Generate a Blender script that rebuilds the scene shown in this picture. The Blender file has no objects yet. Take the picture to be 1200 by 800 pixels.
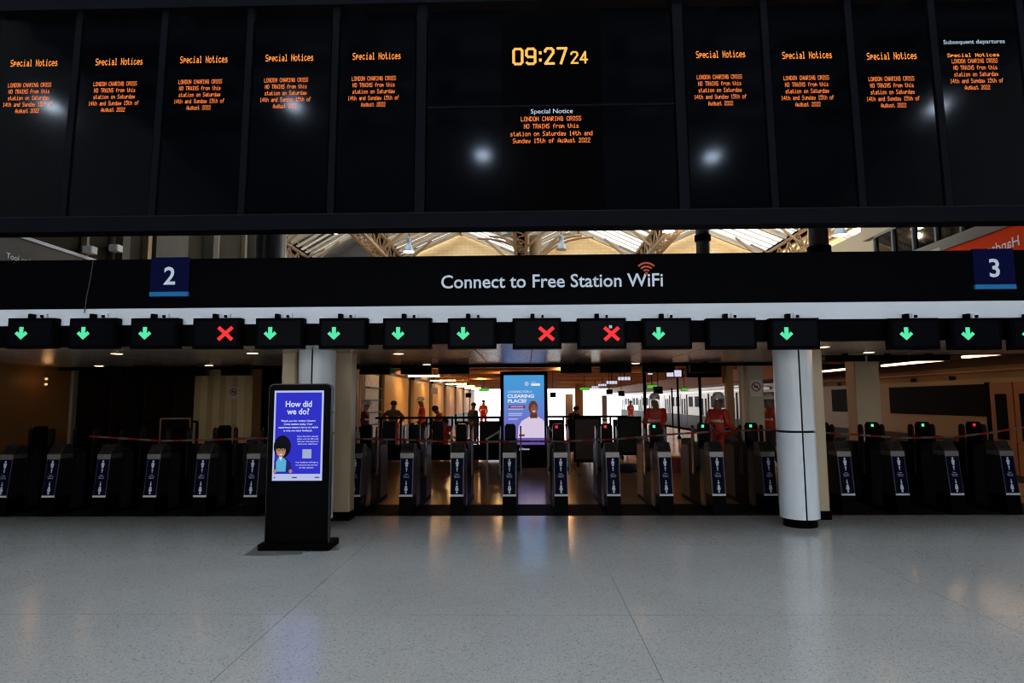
import bpy, math, random
from mathutils import Vector, Matrix
random.seed(7)
PI = math.pi
scn = bpy.context.scene
col = scn.collection

# ------------------------------------------------------------------ camera
F = 720.0; H = 1.65
YAW = math.radians(1.2); PITCH = math.atan(70/720); ROLL = 0.0058
fh = Vector((-math.sin(YAW), math.cos(YAW), 0))
fw = (fh*math.cos(PITCH) + Vector((0, 0, 1))*math.sin(PITCH)).normalized()
r0 = fw.cross(Vector((0, 0, 1))).normalized(); u0 = r0.cross(fw)
rt = r0*math.cos(ROLL) - u0*math.sin(ROLL); up = u0*math.cos(ROLL) + r0*math.sin(ROLL)
cam_d = bpy.data.cameras.new('camera'); cam = bpy.data.objects.new('camera', cam_d); col.objects.link(cam)
m = Matrix((rt, up, -fw)).transposed().to_4x4(); m.translation = (0, 0, H)
cam.matrix_world = m
cam_d.sensor_width = 36.0; cam_d.lens = F/1200*36; cam_d.clip_end = 500; cam_d.clip_start = 0.05
scn.camera = cam

# ------------------------------------------------------------------ world and exposure
w = bpy.data.worlds.new('world'); scn.world = w; w.use_nodes = True
bg = w.node_tree.nodes['Background']
bg.inputs['Color'].default_value = (0.90, 0.95, 1.0, 1); bg.inputs['Strength'].default_value = 4.0
vs = scn.view_settings
vs.view_transform = 'Standard'; vs.look = 'None'; vs.exposure = 0.0; vs.gamma = 1.0
vs.use_curve_mapping = False
try:
    scn.cycles.use_denoising = True
    scn.cycles.filter_width = 1.15
    scn.cycles.sample_clamp_indirect = 6.0
    scn.cycles.max_bounces = 10
    scn.cycles.diffuse_bounces = 5
    scn.cycles.transparent_max_bounces = 12
except Exception:
    pass

# ------------------------------------------------------------------ pixel helpers (give a direction; the distance comes from a surface)
def ray(px, py):
    return (fw*F + rt*(px-600) + up*(400-py))
def onY(px, py, Y):
    d = ray(px, py); t = Y/d.y; return (d.x*t, H + d.z*t)
def onX(px, py, X):
    d = ray(px, py); t = X/d.x; return (d.y*t, H + d.z*t)
def onZ(px, py, Z=0.0):
    d = ray(px, py); t = (Z-H)/d.z; return (d.x*t, d.y*t)
def xat(px, Y, py=480): return onY(px, py, Y)[0]

# ------------------------------------------------------------------ materials
MATS = {}
def mat(name, color, rough=0.5, metal=0.0, spec=0.5, noise=0.0, nscale=8.0, bump=0.0, bscale=40.0, coat=0.0, ior=None):
    if name in MATS: return MATS[name]
    mt = bpy.data.materials.new(name); mt.use_nodes = True
    nt = mt.node_tree; b = nt.nodes['Principled BSDF']
    b.inputs['Base Color'].default_value = (*color, 1)
    b.inputs['Roughness'].default_value = rough; b.inputs['Metallic'].default_value = metal
    b.inputs['Specular IOR Level'].default_value = spec
    if ior: b.inputs['IOR'].default_value = ior
    if coat: b.inputs['Coat Weight'].default_value = coat
    tc = nt.nodes.new('ShaderNodeTexCoord')
    if noise > 0:
        n = nt.nodes.new('ShaderNodeTexNoise'); n.inputs['Scale'].default_value = nscale; n.inputs['Detail'].default_value = 5
        nt.links.new(tc.outputs['Object'], n.inputs['Vector'])
        mx = nt.nodes.new('ShaderNodeMix'); mx.data_type = 'RGBA'
        mx.inputs[6].default_value = (*[c*(1-noise) for c in color], 1); mx.inputs[7].default_value = (*[min(1, c*(1+noise)) for c in color], 1)
        nt.links.new(n.outputs['Fac'], mx.inputs[0]); nt.links.new(mx.outputs[2], b.inputs['Base Color'])
    if bump > 0:
        n2 = nt.nodes.new('ShaderNodeTexNoise'); n2.inputs['Scale'].default_value = bscale
        nt.links.new(tc.outputs['Object'], n2.inputs['Vector'])
        bp = nt.nodes.new('ShaderNodeBump'); bp.inputs['Strength'].default_value = bump; bp.inputs['Distance'].default_value = 0.01
        nt.links.new(n2.outputs['Fac'], bp.inputs['Height']); nt.links.new(bp.outputs['Normal'], b.inputs['Normal'])
    MATS[name] = mt
    return mt
def emit(name, color, strength):
    if name in MATS: return MATS[name]
    mt = bpy.data.materials.new(name); mt.use_nodes = True
    nt = mt.node_tree; b = nt.nodes['Principled BSDF']
    b.inputs['Base Color'].default_value = (*[c*(0.5 if 'led_' in name or 'heading' in name else 0.05) for c in color], 1); b.inputs['Roughness'].default_value = 0.4
    b.inputs['Specular IOR Level'].default_value = 0.05; b.inputs['Emission Color'].default_value = (*color, 1); b.inputs['Emission Strength'].default_value = strength
    MATS[name] = mt
    return mt
def glassmat(name, tint, refl=0.06, rough=0.03):
    mt = bpy.data.materials.new(name); mt.use_nodes = True
    nt = mt.node_tree; nt.nodes.clear()
    o = nt.nodes.new('ShaderNodeOutputMaterial'); t = nt.nodes.new('ShaderNodeBsdfTransparent'); g = nt.nodes.new('ShaderNodeBsdfGlossy')
    t.inputs['Color'].default_value = (*tint, 1); g.inputs['Roughness'].default_value = rough
    mx = nt.nodes.new('ShaderNodeMixShader'); fr = nt.nodes.new('ShaderNodeFresnel'); fr.inputs['IOR'].default_value = 1.3 + refl
    nt.links.new(fr.outputs[0], mx.inputs[0]); nt.links.new(t.outputs[0], mx.inputs[1]); nt.links.new(g.outputs[0], mx.inputs[2])
    nt.links.new(mx.outputs[0], o.inputs['Surface']); MATS[name] = mt
    return mt

def terrazzo():
    mt = mat('terrazzo', (0.34, 0.345, 0.35), 0.2, spec=0.8)
    nt = mt.node_tree; b = nt.nodes['Principled BSDF']; tc = nt.nodes['Texture Coordinate']
    geo = nt.nodes.new('ShaderNodeNewGeometry')
    v = nt.nodes.new('ShaderNodeTexVoronoi'); v.inputs['Scale'].default_value = 110
    nt.links.new(geo.outputs['Position'], v.inputs['Vector'])
    ramp = nt.nodes.new('ShaderNodeValToRGB')
    e = ramp.color_ramp.elements
    e[0].position = 0.0; e[0].color = (0.155, 0.15, 0.147, 1); e[1].position = 0.10; e[1].color = (0.27, 0.265, 0.255, 1)
    for p, c in ((0.45, (0.305, 0.293, 0.284, 1)), (0.75, (0.335, 0.322, 0.312, 1)), (1.0, (0.285, 0.273, 0.265, 1))):
        x = e.new(p); x.color = c
    sep = nt.nodes.new('ShaderNodeSeparateColor'); nt.links.new(v.outputs['Color'], sep.inputs[0])
    nt.links.new(sep.outputs[0], ramp.inputs[0])
    n = nt.nodes.new('ShaderNodeTexNoise'); n.inputs['Scale'].default_value = 0.6; n.inputs['Detail'].default_value = 4
    nt.links.new(geo.outputs['Position'], n.inputs['Vector'])
    mr = nt.nodes.new('ShaderNodeMapRange'); mr.inputs[1].default_value = 0.3; mr.inputs[2].default_value = 0.7; mr.inputs[3].default_value = 0.9; mr.inputs[4].default_value = 1.06
    nt.links.new(n.outputs['Fac'], mr.inputs[0])
    mx = nt.nodes.new('ShaderNodeMix'); mx.data_type = 'RGBA'; mx.blend_type = 'MULTIPLY'; mx.inputs[0].default_value = 1
    nt.links.new(ramp.outputs[0], mx.inputs[6]); nt.links.new(mr.outputs[0], mx.inputs[7]); nt.links.new(mx.outputs[2], b.inputs['Base Color'])
    mr2 = nt.nodes.new('ShaderNodeMapRange'); mr2.inputs[3].default_value = 0.13; mr2.inputs[4].default_value = 0.20
    nt.links.new(n.outputs['Fac'], mr2.inputs[0]); nt.links.new(mr2.outputs[0], b.inputs['Roughness'])
    return mt
def tiled(name, c1, c2, mortar, scale, rough, bw=0.5, rh=0.25):
    mt = mat(name, c1, rough)
    nt = mt.node_tree; b = nt.nodes['Principled BSDF']
    geo = nt.nodes.new('ShaderNodeNewGeometry')
    br = nt.nodes.new('ShaderNodeTexBrick'); br.inputs['Scale'].default_value = scale
    br.inputs['Color1'].default_value = (*c1, 1); br.inputs['Color2'].default_value = (*c2, 1); br.inputs['Mortar'].default_value = (*mortar, 1)
    br.inputs['Brick Width'].default_value = bw; br.inputs['Row Height'].default_value = rh; br.inputs['Mortar Size'].default_value = 0.012
    nt.links.new(geo.outputs['Position'], br.inputs['Vector'])
    nt.links.new(br.outputs['Color'], b.inputs['Base Color'])
    return mt, br, nt, geo
def brickwall(name, c1, c2, mortar):
    mt, br, nt, geo = tiled(name, c1, c2, mortar, 1.0, 0.85, 0.45, 0.15)
    sp = nt.nodes.new('ShaderNodeSeparateXYZ'); cb = nt.nodes.new('ShaderNodeCombineXYZ')
    nt.links.new(geo.outputs['Position'], sp.inputs[0]); nt.links.new(sp.outputs[0], cb.inputs[0]); nt.links.new(sp.outputs[2], cb.inputs[1])
    nt.links.new(cb.outputs[0], br.inputs['Vector'])
    return mt

M = dict(
    terrazzo=terrazzo(),
    joint=mat('floor_joint', (0.13, 0.13, 0.13), 0.6),
    innerfloor=tiled('platform_floor_tiles', (0.62, 0.40, 0.20), (0.66, 0.43, 0.22), (0.46, 0.29, 0.14), 1.0, 0.15, 1.2, 0.6)[0],
    darkmat=mat('gateline_mat', (0.010, 0.008, 0.007), 0.7, spec=0.1, noise=0.3),
    boardframe=mat('board_frame_metal', (0.0045, 0.0052, 0.0085), 0.42, spec=0.04, noise=0.25, nscale=3),
    boardglass=mat('board_glass', (0.0009, 0.001, 0.0018), 0.09, spec=0.22),
    band=mat('sign_band_black', (0.0018, 0.0018, 0.0024), 0.4, spec=0.012),
    beam=mat('beam_pale_grey', (0.66, 0.69, 0.75), 0.5, noise=0.05, nscale=2),
    blackm=mat('black_plastic', (0.0014, 0.0014, 0.0018), 0.4, spec=0.012),
    blackgloss=mat('black_gloss', (0.001, 0.001, 0.0013), 0.14, spec=0.014),
    screenoff=mat('display_screen_dark', (0.0025, 0.0025, 0.0042), 0.3, spec=0.03),
    white=mat('white_lettering', (0.72, 0.78, 0.88), 0.5),
    navy=mat('navy_sign', (0.002, 0.003, 0.035), 0.4, spec=0.05),
    cyan=mat('light_blue_bar', (0.02, 0.17, 0.40), 0.4, spec=0.1),
    red=mat('red_mark', (0.55, 0.07, 0.02), 0.5),
    column=mat('column_white_metal', (0.66, 0.70, 0.74), 0.32, noise=0.04, nscale=2),
    seam=mat('dark_seam', (0.008, 0.008, 0.009), 0.5, spec=0.1),
    cream=mat('cream_cladding', (0.46, 0.36, 0.23), 0.45, noise=0.08, nscale=3),
    creamp=mat('cream_pier', (0.62, 0.42, 0.18), 0.5, noise=0.12, nscale=2),
    steel=mat('brushed_steel', (0.16, 0.148, 0.135), 0.4, metal=0.6, spec=.25),
    steeldark=mat('dark_steel', (0.035, 0.03, 0.028), 0.4, metal=0.5, spec=.15),
    gatebody=mat('gate_side_metal', (0.012, 0.010, 0.012), 0.32, spec=0.2, noise=0.25, nscale=6),
    sticker=mat('gate_sticker_navy', (0.0018, 0.0028, 0.017), 0.4, spec=0.02),
    stickwhite=mat('gate_sticker_white', (0.50, 0.52, 0.57), 0.5),
    glassdark=mat('dark_reader_glass', (0.012, 0.010, 0.010), 0.08),
    ceilpanel=mat('canopy_ceiling_metal', (0.52, 0.44, 0.36), 0.27, metal=0.55, noise=0.2, nscale=4, bump=0.25, bscale=1.6),
    ceilbrown=mat('platform_ceiling_brown', (0.22, 0.10, 0.035), 0.6, noise=0.3, nscale=2),
    beambrown=mat('ceiling_beam_brown', (0.34, 0.17, 0.065), 0.55, noise=0.2),
    orangewall=mat('orange_brown_wall', (0.16, 0.070, 0.018), 0.5, spec=0.2, noise=0.2, nscale=2),
    darkwall=mat('dark_brown_wall', (0.007, 0.0035, 0.0025), 0.5, spec=0.1, noise=0.4, nscale=1.5),
    hallwall=mat('hall_dark_wall', (0.030, 0.026, 0.018), 0.8, spec=0.1, noise=0.4, nscale=1.2),
    hallback=mat('concourse_wall', (0.30, 0.28, 0.25), 0.8, noise=0.2, nscale=0.7),
    hallroof=mat('concourse_roof', (0.10, 0.10, 0.105), 0.7),
    pilaster=mat('pilaster_stone', (0.05, 0.047, 0.034), 0.7, noise=0.25, nscale=3),
    pipe=mat('pipe_paint', (0.16, 0.13, 0.085), 0.5),
    truss=mat('truss_tan_paint', (0.24, 0.165, 0.09), 0.6, noise=0.2, nscale=3),
    rafter=mat('rafter_pale_paint', (0.52, 0.46, 0.36), 0.6),
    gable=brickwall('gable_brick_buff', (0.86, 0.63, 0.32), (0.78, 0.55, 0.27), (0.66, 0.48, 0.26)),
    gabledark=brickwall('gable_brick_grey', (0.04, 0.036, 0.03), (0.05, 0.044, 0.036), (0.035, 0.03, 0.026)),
    ironcol=mat('iron_column_dark', (0.022, 0.021, 0.021), 0.45, spec=.2, noise=0.2),
    bluegreycol=mat('column_blue_grey', (0.035, 0.042, 0.05), 0.3, spec=.4),
    lampmetal=mat('lamp_grey_metal', (0.22, 0.25, 0.28), 0.35, metal=0.4),
    redpanel=mat('red_hoarding', (0.75, 0.05, 0.005), 0.6, spec=.05),
    greyframe=mat('grey_window_frame', (0.08, 0.105, 0.13), 0.45, spec=.2),
    beigepanel=mat('beige_panel', (0.34, 0.30, 0.22), 0.6),
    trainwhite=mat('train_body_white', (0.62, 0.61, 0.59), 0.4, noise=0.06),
    trainshaded=mat('train_body_shaded', (0.21, 0.135, 0.06), 0.35, noise=0.05),  # same livery as the white body, dim warm light put into the colour
    trainskirt=mat('train_skirt', (0.025, 0.013, 0.007), 0.5, spec=.1),
    trainglass=mat('train_window', (0.002, 0.002, 0.002), 0.5, spec=.02),
    traindoor=mat('train_door_orange', (0.20, 0.055, 0.012), 0.4),
    trainroof=mat('train_roof', (0.13, 0.09, 0.06), 0.6),
    concrete=mat('platform_concrete', (0.45, 0.43, 0.40), 0.7, noise=0.15),
    hivis=mat('orange_hi_vis', (0.60, 0.035, 0.012), 0.6, noise=0.1, nscale=12),
    hiband=mat('reflective_band', (0.60, 0.58, 0.48), 0.35),
    helmet=mat('white_helmet', (0.75, 0.72, 0.66), 0.35),
    skin=mat('skin', (0.22, 0.11, 0.07), 0.5),
    navycloth=mat('dark_trousers', (0.02, 0.02, 0.028), 0.8),
    brownshirt=mat('brown_shirt', (0.16, 0.09, 0.045), 0.8),
    redcloth=mat('red_trousers', (0.60, 0.05, 0.025), 0.7),
    boot=mat('boots', (0.012, 0.010, 0.009), 0.6),
    hair=mat('dark_hair', (0.008, 0.006, 0.005), 0.6),
    poster=mat('poster_brown', (0.05, 0.028, 0.016), 0.4, spec=.1, noise=0.7, nscale=3),
    posterg=mat('poster_green', (0.012, 0.024, 0.016), 0.4, spec=.1, noise=0.5, nscale=3),
    tapered=mat('tape_red', (0.16, 0.008, 0.006), 0.5, spec=.1), tapewhite=mat('tape_white', (0.10, 0.08, 0.07), 0.5, spec=.1),
    handrail=mat('handrail_tan', (0.22, 0.11, 0.045), 0.35, metal=0.6),
    signwhite=mat('notice_white', (0.6, 0.55, 0.45), 0.5), ringred=mat('prohibition_red', (0.30, 0.02, 0.02), 0.5),
    glass=glassmat('roof_glass', (0.86, 0.92, 0.95)), windowglass=glassmat('window_glass', (0.45, 0.48, 0.5), 0.2),
    paddle=mat('gate_paddle', (0.006, 0.005, 0.006), 0.15, spec=0.2),
)
E = dict(
    amber=emit('led_amber', (1.0, 0.23, 0.05), 1.25), amber2=emit('led_amber_title', (1.0, 0.28, 0.045), 1.5),
    clock=emit('led_clock', (1.0, 0.46, 0.09), 0.95),
    panelwhite=emit('lit_white_heading', (0.62, 0.72, 0.85), 0.62),
    green=emit('arrow_green', (0.10, 0.85, 0.42), 0.92), redx=emit('cross_red', (1.0, 0.035, 0.04), 1.05),
    ledg=emit('led_green', (0.1, 0.9, 0.45), 1.2), ledr=emit('led_red', (1.0, 0.02, 0.04), 1.0),
    warm=emit('lamp_warm_tube', (1.0, 0.60, 0.24), 40.0), tube=emit('lamp_white_tube', (1.0, 0.66, 0.38), 4.0),
    down=emit('downlight', (1.0, 0.62, 0.33), 9.0), plat=emit('platform_downlight', (1.0, 0.56, 0.22), 120.0), bell=emit('bell_lamp', (1.0, 0.86, 0.62), 20.0),
    exit=emit('exit_sign_green', (0.10, 0.60, 0.04), 0.8), indicator=emit('indicator_panel', (0.75, 0.72, 0.9), 0.9),
    kblue=emit('kiosk_screen_blue', (0.028, 0.030, 0.58), 0.9), kwhite=emit('kiosk_screen_white', (0.75, 0.80, 1.0), 0.85),
    kborder=emit('kiosk_screen_border', (0.55, 0.62, 0.95), 0.8),
    khair=emit('kiosk_print_black', (0.004, 0.004, 0.01), 0.6), kface=emit('kiosk_print_face', (0.55, 0.26, 0.16), 0.8), kvest=emit('kiosk_print_vest', (0.12, 0.48, 0.80), 0.8),
    knavy=emit('kiosk_print_navy', (0.02, 0.02, 0.22), 0.7), kmark=emit('kiosk_print_mark', (0.35, 0.2, 0.55), 0.8),
    adtee=emit('advert_print_shirt', (0.78, 0.66, 0.86), 0.85), adface=emit('advert_print_face', (0.13, 0.035, 0.025), 0.9), adface2=emit('advert_print_face_light', (0.30, 0.09, 0.055), 0.9), adwhite=emit('advert_print_white', (0.80, 0.84, 1.0), 0.9),
    adred=emit('advert_print_red', (0.35, 0.02, 0.10), 0.8), adlilac=emit('advert_print_lilac', (0.50, 0.55, 0.95), 0.8),
)
def advert_gradient():
    mt = bpy.data.materials.new('advert_screen'); mt.use_nodes = True; nt = mt.node_tree; b = nt.nodes['Principled BSDF']
    b.inputs['Base Color'].default_value = (0.01, 0.01, 0.02, 1)
    tc = nt.nodes.new('ShaderNodeTexCoord'); sp = nt.nodes.new('ShaderNodeSeparateXYZ'); nt.links.new(tc.outputs['Generated'], sp.inputs[0])
    r = nt.nodes.new('ShaderNodeValToRGB'); e = r.color_ramp.elements
    e[0].position = 0; e[0].color = (0.13, 0.07, 0.40, 1); e[1].position = 1; e[1].color = (0.06, 0.36, 0.74, 1)
    x = e.new(0.35); x.color = (0.15, 0.17, 0.60, 1); x = e.new(0.7); x.color = (0.07, 0.30, 0.70, 1)
    nt.links.new(sp.outputs[2], r.inputs[0]); nt.links.new(r.outputs[0], b.inputs['Emission Color']); b.inputs['Emission Strength'].default_value = 0.9
    return mt
M['advert'] = advert_gradient()
M['boardglass'].node_tree.nodes['Principled BSDF'].inputs['Specular Tint'].default_value = (0.66, 0.79, 1.0, 1)   # bluish sky sheen of the reflections put into the specular tint

# ------------------------------------------------------------------ mesh helpers
class MB:
    def __init__(s): s.v = []; s.f = []
    def quad(s, a, b, c, d):
        n = len(s.v); s.v += [a, b, c, d]; s.f.append((n, n+1, n+2, n+3)); return s
    def poly(s, pts):
        n = len(s.v); s.v += list(pts); s.f.append(tuple(range(n, n+len(pts)))); return s
    def box(s, x0, x1, y0, y1, z0, z1, ch=0.0):
        if ch:
            c = ch
            prof = [(x0+c, y0), (x1-c, y0), (x1, y0+c), (x1, y1-c), (x1-c, y1), (x0+c, y1), (x0, y1-c), (x0, y0+c)]
            return s.prism([(a, b) for a, b in prof], z0, z1, 'z')
        n = len(s.v)
        s.v += [(x0, y0, z0), (x1, y0, z0), (x1, y1, z0), (x0, y1, z0), (x0, y0, z1), (x1, y0, z1), (x1, y1, z1), (x0, y1, z1)]
        s.f += [tuple(n+i for i in q) for q in ((0, 3, 2, 1), (4, 5, 6, 7), (0, 1, 5, 4), (1, 2, 6, 5), (2, 3, 7, 6), (3, 0, 4, 7))]
        return s
    def prism(s, prof, a, b, axis):
        n = len(s.v); k = len(prof)
        def P(p, t):
            return {'x': (t, p[0], p[1]), 'y': (p[0], t, p[1]), 'z': (p[0], p[1], t)}[axis]
        s.v += [P(p, a) for p in prof] + [P(p, b) for p in prof]
        s.f.append(tuple(n+i for i in range(k))[::-1]); s.f.append(tuple(n+k+i for i in range(k)))
        for i in range(k): s.f.append((n+i, n+(i+1) % k, n+k+(i+1) % k, n+k+i))
        return s
    def bar(s, p0, p1, w, h=None):
        h = h or w; p0 = Vector(p0); p1 = Vector(p1); d = (p1-p0).normalized()
        a = d.cross(Vector((0, 0, 1)))
        if a.length < 1e-4: a = Vector((1, 0, 0))
        a.normalize(); b = a.cross(d)
        n = len(s.v)
        for p in (p0, p1):
            for sa, sb in ((-1, -1), (1, -1), (1, 1), (-1, 1)): s.v.append(tuple(p + a*sa*w/2 + b*sb*h/2))
        s.f += [tuple(n+i for i in q) for q in ((0, 3, 2, 1), (4, 5, 6, 7), (0, 1, 5, 4), (1, 2, 6, 5), (2, 3, 7, 6), (3, 0, 4, 7))]
        return s
    def cyl(s, p0, p1, r, n=12, r2=None):
        r2 = r if r2 is None else r2; p0 = Vector(p0); p1 = Vector(p1); d = (p1-p0).normalized()
        a = d.cross(Vector((0, 0, 1)))
        if a.length < 1e-4: a = Vector((1, 0, 0))
        a.normalize(); b = a.cross(d); k = len(s.v)
        for p, q in ((p0, r), (p1, r2)):
            for i in range(n):
                t = 2*PI*i/n; s.v.append(tuple(p + a*q*math.cos(t) + b*q*math.sin(t)))
        for i in range(n): s.f.append((k+i, k+(i+1) % n, k+n+(i+1) % n, k+n+i))
        s.f.append(tuple(k+i for i in range(n))[::-1]); s.f.append(tuple(k+n+i for i in range(n)))
        return s
    def lathe(s, prof, n=16, c=(0, 0, 0)):
        k = len(s.v); L = len(prof)
        for r, z in prof:
            for i in range(n):
                t = 2*PI*i/n; s.v.append((c[0]+r*math.cos(t), c[1]+r*math.sin(t), c[2]+z))
        for j in range(L-1):
            for i in range(n): s.f.append((k+j*n+i, k+j*n+(i+1) % n, k+(j+1)*n+(i+1) % n, k+(j+1)*n+i))
        s.f.append(tuple(k+i for i in range(n))[::-1]); s.f.append(tuple(k+(L-1)*n+i for i in range(n)))
        return s
    def tube(s, pts, r, n=8):
        for a, b in zip(pts[:-1], pts[1:]): s.cyl(a, b, r, n)
        return s
    def mesh(s, name, mt=None, smooth=False):
        me = bpy.data.meshes.new(name); me.from_pydata([tuple(v) for v in s.v], [], s.f); me.validate(); me.update()
        if mt: me.materials.append(mt)
        if smooth:
            me.polygons.foreach_set('use_smooth', [True]*len(me.polygons))
            try: me.set_sharp_from_angle(angle=math.radians(40))
            except Exception: pass
        return me
    def build(s, name, mt, parent=None, smooth=False, loc=None):
        return link(name, s.mesh(name, mt, smooth), parent, loc)
def link(name, me, parent=None, loc=None):
    o = bpy.data.objects.new(name, me); col.objects.link(o)
    if parent is not None: o.parent = parent
    if loc is not None: o.location = loc
    return o
def tag(o, label=None, cat=None, group=None, kind=None):
    if label: o['label'] = label
    if cat: o['category'] = cat
    if group: o['group'] = group
    if kind: o['kind'] = kind
    return o
def thing(name, label, cat, loc=(0, 0, 0), rz=0, group=None):
    o = bpy.data.objects.new(name, None); col.objects.link(o); o.location = loc; o.rotation_euler = (0, 0, rz); o.empty_display_size = 0.2
    return tag(o, label, cat, group)
def struct(o, label=None): return tag(o, label, None, None, 'structure')
def copy_tree(o, parent=None):
    c = o.copy(); col.objects.link(c); c.parent = parent
    for ch in list(o.children): copy_tree(ch, c)
    return c
TC = {}
def textmesh(body, mt, width=None, height=None, bold=0.0, align='L', flip=False):
    """flat lettering in the XZ plane facing -Y, baseline at z=0"""
    key = (body, mt.name, width, height, bold, align)
    if key in TC: return TC[key]
    cu = bpy.data.curves.new('txt', 'FONT'); cu.body = body; cu.size = 1.0; cu.offset = bold; cu.resolution_u = 3
    o = bpy.data.objects.new('txt', cu); col.objects.link(o)
    dg = bpy.context.evaluated_depsgraph_get(); me = bpy.data.meshes.new_from_object(o.evaluated_get(dg))
    bpy.data.objects.remove(o); bpy.data.curves.remove(cu)
    xs = [v.co.x for v in me.vertices]; ys = [v.co.y for v in me.vertices]
    x0, x1, y1 = min(xs), max(xs), max(ys); wd = x1-x0
    cap = 0.729 if any(c.isupper() or c.isdigit() or c in 'bdfhklt' for c in body) else y1
    sz = height/cap if height else None
    sx = width/wd if width else sz
    if sz is None: sz = sx
    off = {'L': 0, 'C': -wd/2, 'R': -wd}[align]
    for v in me.vertices: v.co = ((v.co.x-x0+off)*sx, 0.0, v.co.y*sz)
    me.materials.clear(); me.materials.append(mt)
    TC[key] = me
    return me

FONT = {}
for ln in '''0 3E 41 41 41 3E
1 00 42 7F 40 00
2 62 51 49 49 46
4 18 14 12 7F 10
5 27 45 45 45 39
A 7C 12 11 12 7C
C 3E 41 41 41 22
D 7F 41 41 41 3E
G 3E 41 49 49 7A
H 7F 08 08 08 7F
I 00 41 7F 41 00
L 7F 40 40 40 40
N 7F 04 08 10 7F
O 3E 41 41 41 3E
R 7F 09 19 29 46
S 46 49 49 49 31
T 01 01 7F 01 01
a 20 54 54 54 78
c 38 44 44 44 20
d 38 44 44 48 7F
e 38 54 54 54 18
f 08 7E 09 01 02
g 0C 52 52 52 3E
h 7F 08 04 04 78
i 00 44 7D 40 00
l 00 41 7F 40 00
m 7C 04 18 04 78
n 7C 08 04 04 78
o 38 44 44 44 38
p 7C 14 14 14 08
r 7C 08 04 04 08
s 48 54 54 54 20
t 04 3F 44 40 20
u 3C 40 40 20 7C
y 0C 50 50 50 3C'''.splitlines():
    p = ln.split(); FONT[p[0]] = [int(x, 16) for x in p[1:]]
LC = {}
def ledmesh(body, width, height, mt):
    """dot-matrix lettering, centred on x, baseline z=0, every lit dot a small tile"""
    key = (body, round(width, 4), round(height, 4), mt.name)
    if key in LC: return LC[key]
    n = len(body)*6-1; dx = width/n; dz = height/7; b = MB(); x = -width/2
    for ch in body:
        for c, bits in enumerate(FONT.get(ch, [0]*5)):
            for r in range(8):
                if bits >> r & 1:
                    xa = x+c*dx; zb = height-(r+1)*dz; g = 0.04; gx = 0.1
                    b.quad((xa+gx*dx, 0, zb+g*dz), (xa+(1-gx)*dx, 0, zb+g*dz), (xa+(1-gx)*dx, 0, zb+(1-g)*dz), (xa+gx*dx, 0, zb+(1-g)*dz))
        x += 6*dx
    LC[key] = b.mesh('led_text', mt)
    return LC[key]

# ------------------------------------------------------------------ depths of the main planes
GY = 9.1          # front of the gate line
DY = 7.3          # face of the overhead displays
BY = 7.42         # face of the sign band
CE = 11.7; CER = 9.95; XS = 4.7   # back edge of the canopy, nearer right of XS
CZ = onY(600, 402, BY)[1]    # canopy ceiling height
bandtop = onY(600, 299, BY)[1]
PC = 3.0          # platform ceiling height

# ------------------------------------------------------------------ floor
JX = [-13.0 + i*2.68 - 0.26 for i in range(11)]
floor = struct(MB().box(-14.5, 15.5, -19, GY+0.02, -0.12, -0.006).build('floor', M['joint']), 'pale grey terrazzo concourse floor with thin dark joints')
slab = MB().box(0.0025, 2.6775, 0.0025, 2.3475, -0.006, 0.0).mesh('slab', M['terrazzo'])
x0 = -1.88 - 2.68*4; y0 = 4.95 - 2.35*10
slab_last = MB().box(0.0025, 2.6775, 0.0025, GY-(4.95+2.35)-0.002, -0.006, 0.0).mesh('slab', M['terrazzo'])
for i in range(10):
    for j in range(12):
        link('slab', slab_last if j == 11 else slab, floor, (x0+i*2.68, y0+j*2.35, 0))
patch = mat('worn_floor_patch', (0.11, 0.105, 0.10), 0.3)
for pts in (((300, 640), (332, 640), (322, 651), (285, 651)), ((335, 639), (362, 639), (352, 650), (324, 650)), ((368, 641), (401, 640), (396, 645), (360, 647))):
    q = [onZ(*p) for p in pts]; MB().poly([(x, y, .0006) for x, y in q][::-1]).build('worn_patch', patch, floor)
struct(MB().box(-14.5, 15.5, GY+0.02, GY+1.0, -0.12, -0.002).build('floor_gateline_strip', M['darkmat']), 'dark matting strip under the ticket gates')
struct(MB().box(-14.5, 9.6, GY+1.0, 62, -0.12, -0.002).build('floor_platform', M['innerfloor']), 'tan tiled platform floor beyond the gates')
struct(MB().box(9.6, 15.5, GY+1.0, 110, -1.3, -1.2).build('floor_track_bed', M['darkwall']), 'dark track bed beside the platform')
struct(MB().box(-30, 9.6, 62, 110, -0.14, -0.02).build('floor_open_platform', M['concrete']), 'sunlit open platform beyond the building')

# ------------------------------------------------------------------ concourse shell
struct(MB().box(-14.8, -14.5, -19, 7.2, 0, 13).build('wall_left', M['hallback']))
struct(MB().box(15.5, 15.8, -19, 7.2, 0, 13).build('wall_right', M['hallback']))
bw = MB()
bw.box(-14.8, 15.8, -19.3, -19, 7.2, 13)
for i in range(7): bw.box(-14.8+i*5.1-0.6 if i else -14.8, -14.8+i*5.1+0.6, -19.3, -19, 0, 7.2)
struct(bw.build('wall_back', M['hallback']), 'rear concourse wall with tall openings to the street')
struct(MB().box(-14.8, 15.8, -19.3, -8.5, 13, 13.3).build('ceiling_rear', M['hallroof']))
cb = MB()
for i in range(8): cb.box(-14.8, 15.8, -8.5+i*2.1, -8.5+i*2.1+0.45, 13, 13.5)
for i in range(7): cb.box(-14.8+i*5.0, -14.8+i*5.0+0.25, -8.5, 6.7, 12.9, 13.4)
roofc = struct(cb.build('ceiling_skylight_beams', M['hallroof']))
pane = MB().box(0, 4.75, 0, 1.65, 0, 0.02).mesh('pane', M['glass'])
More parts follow.
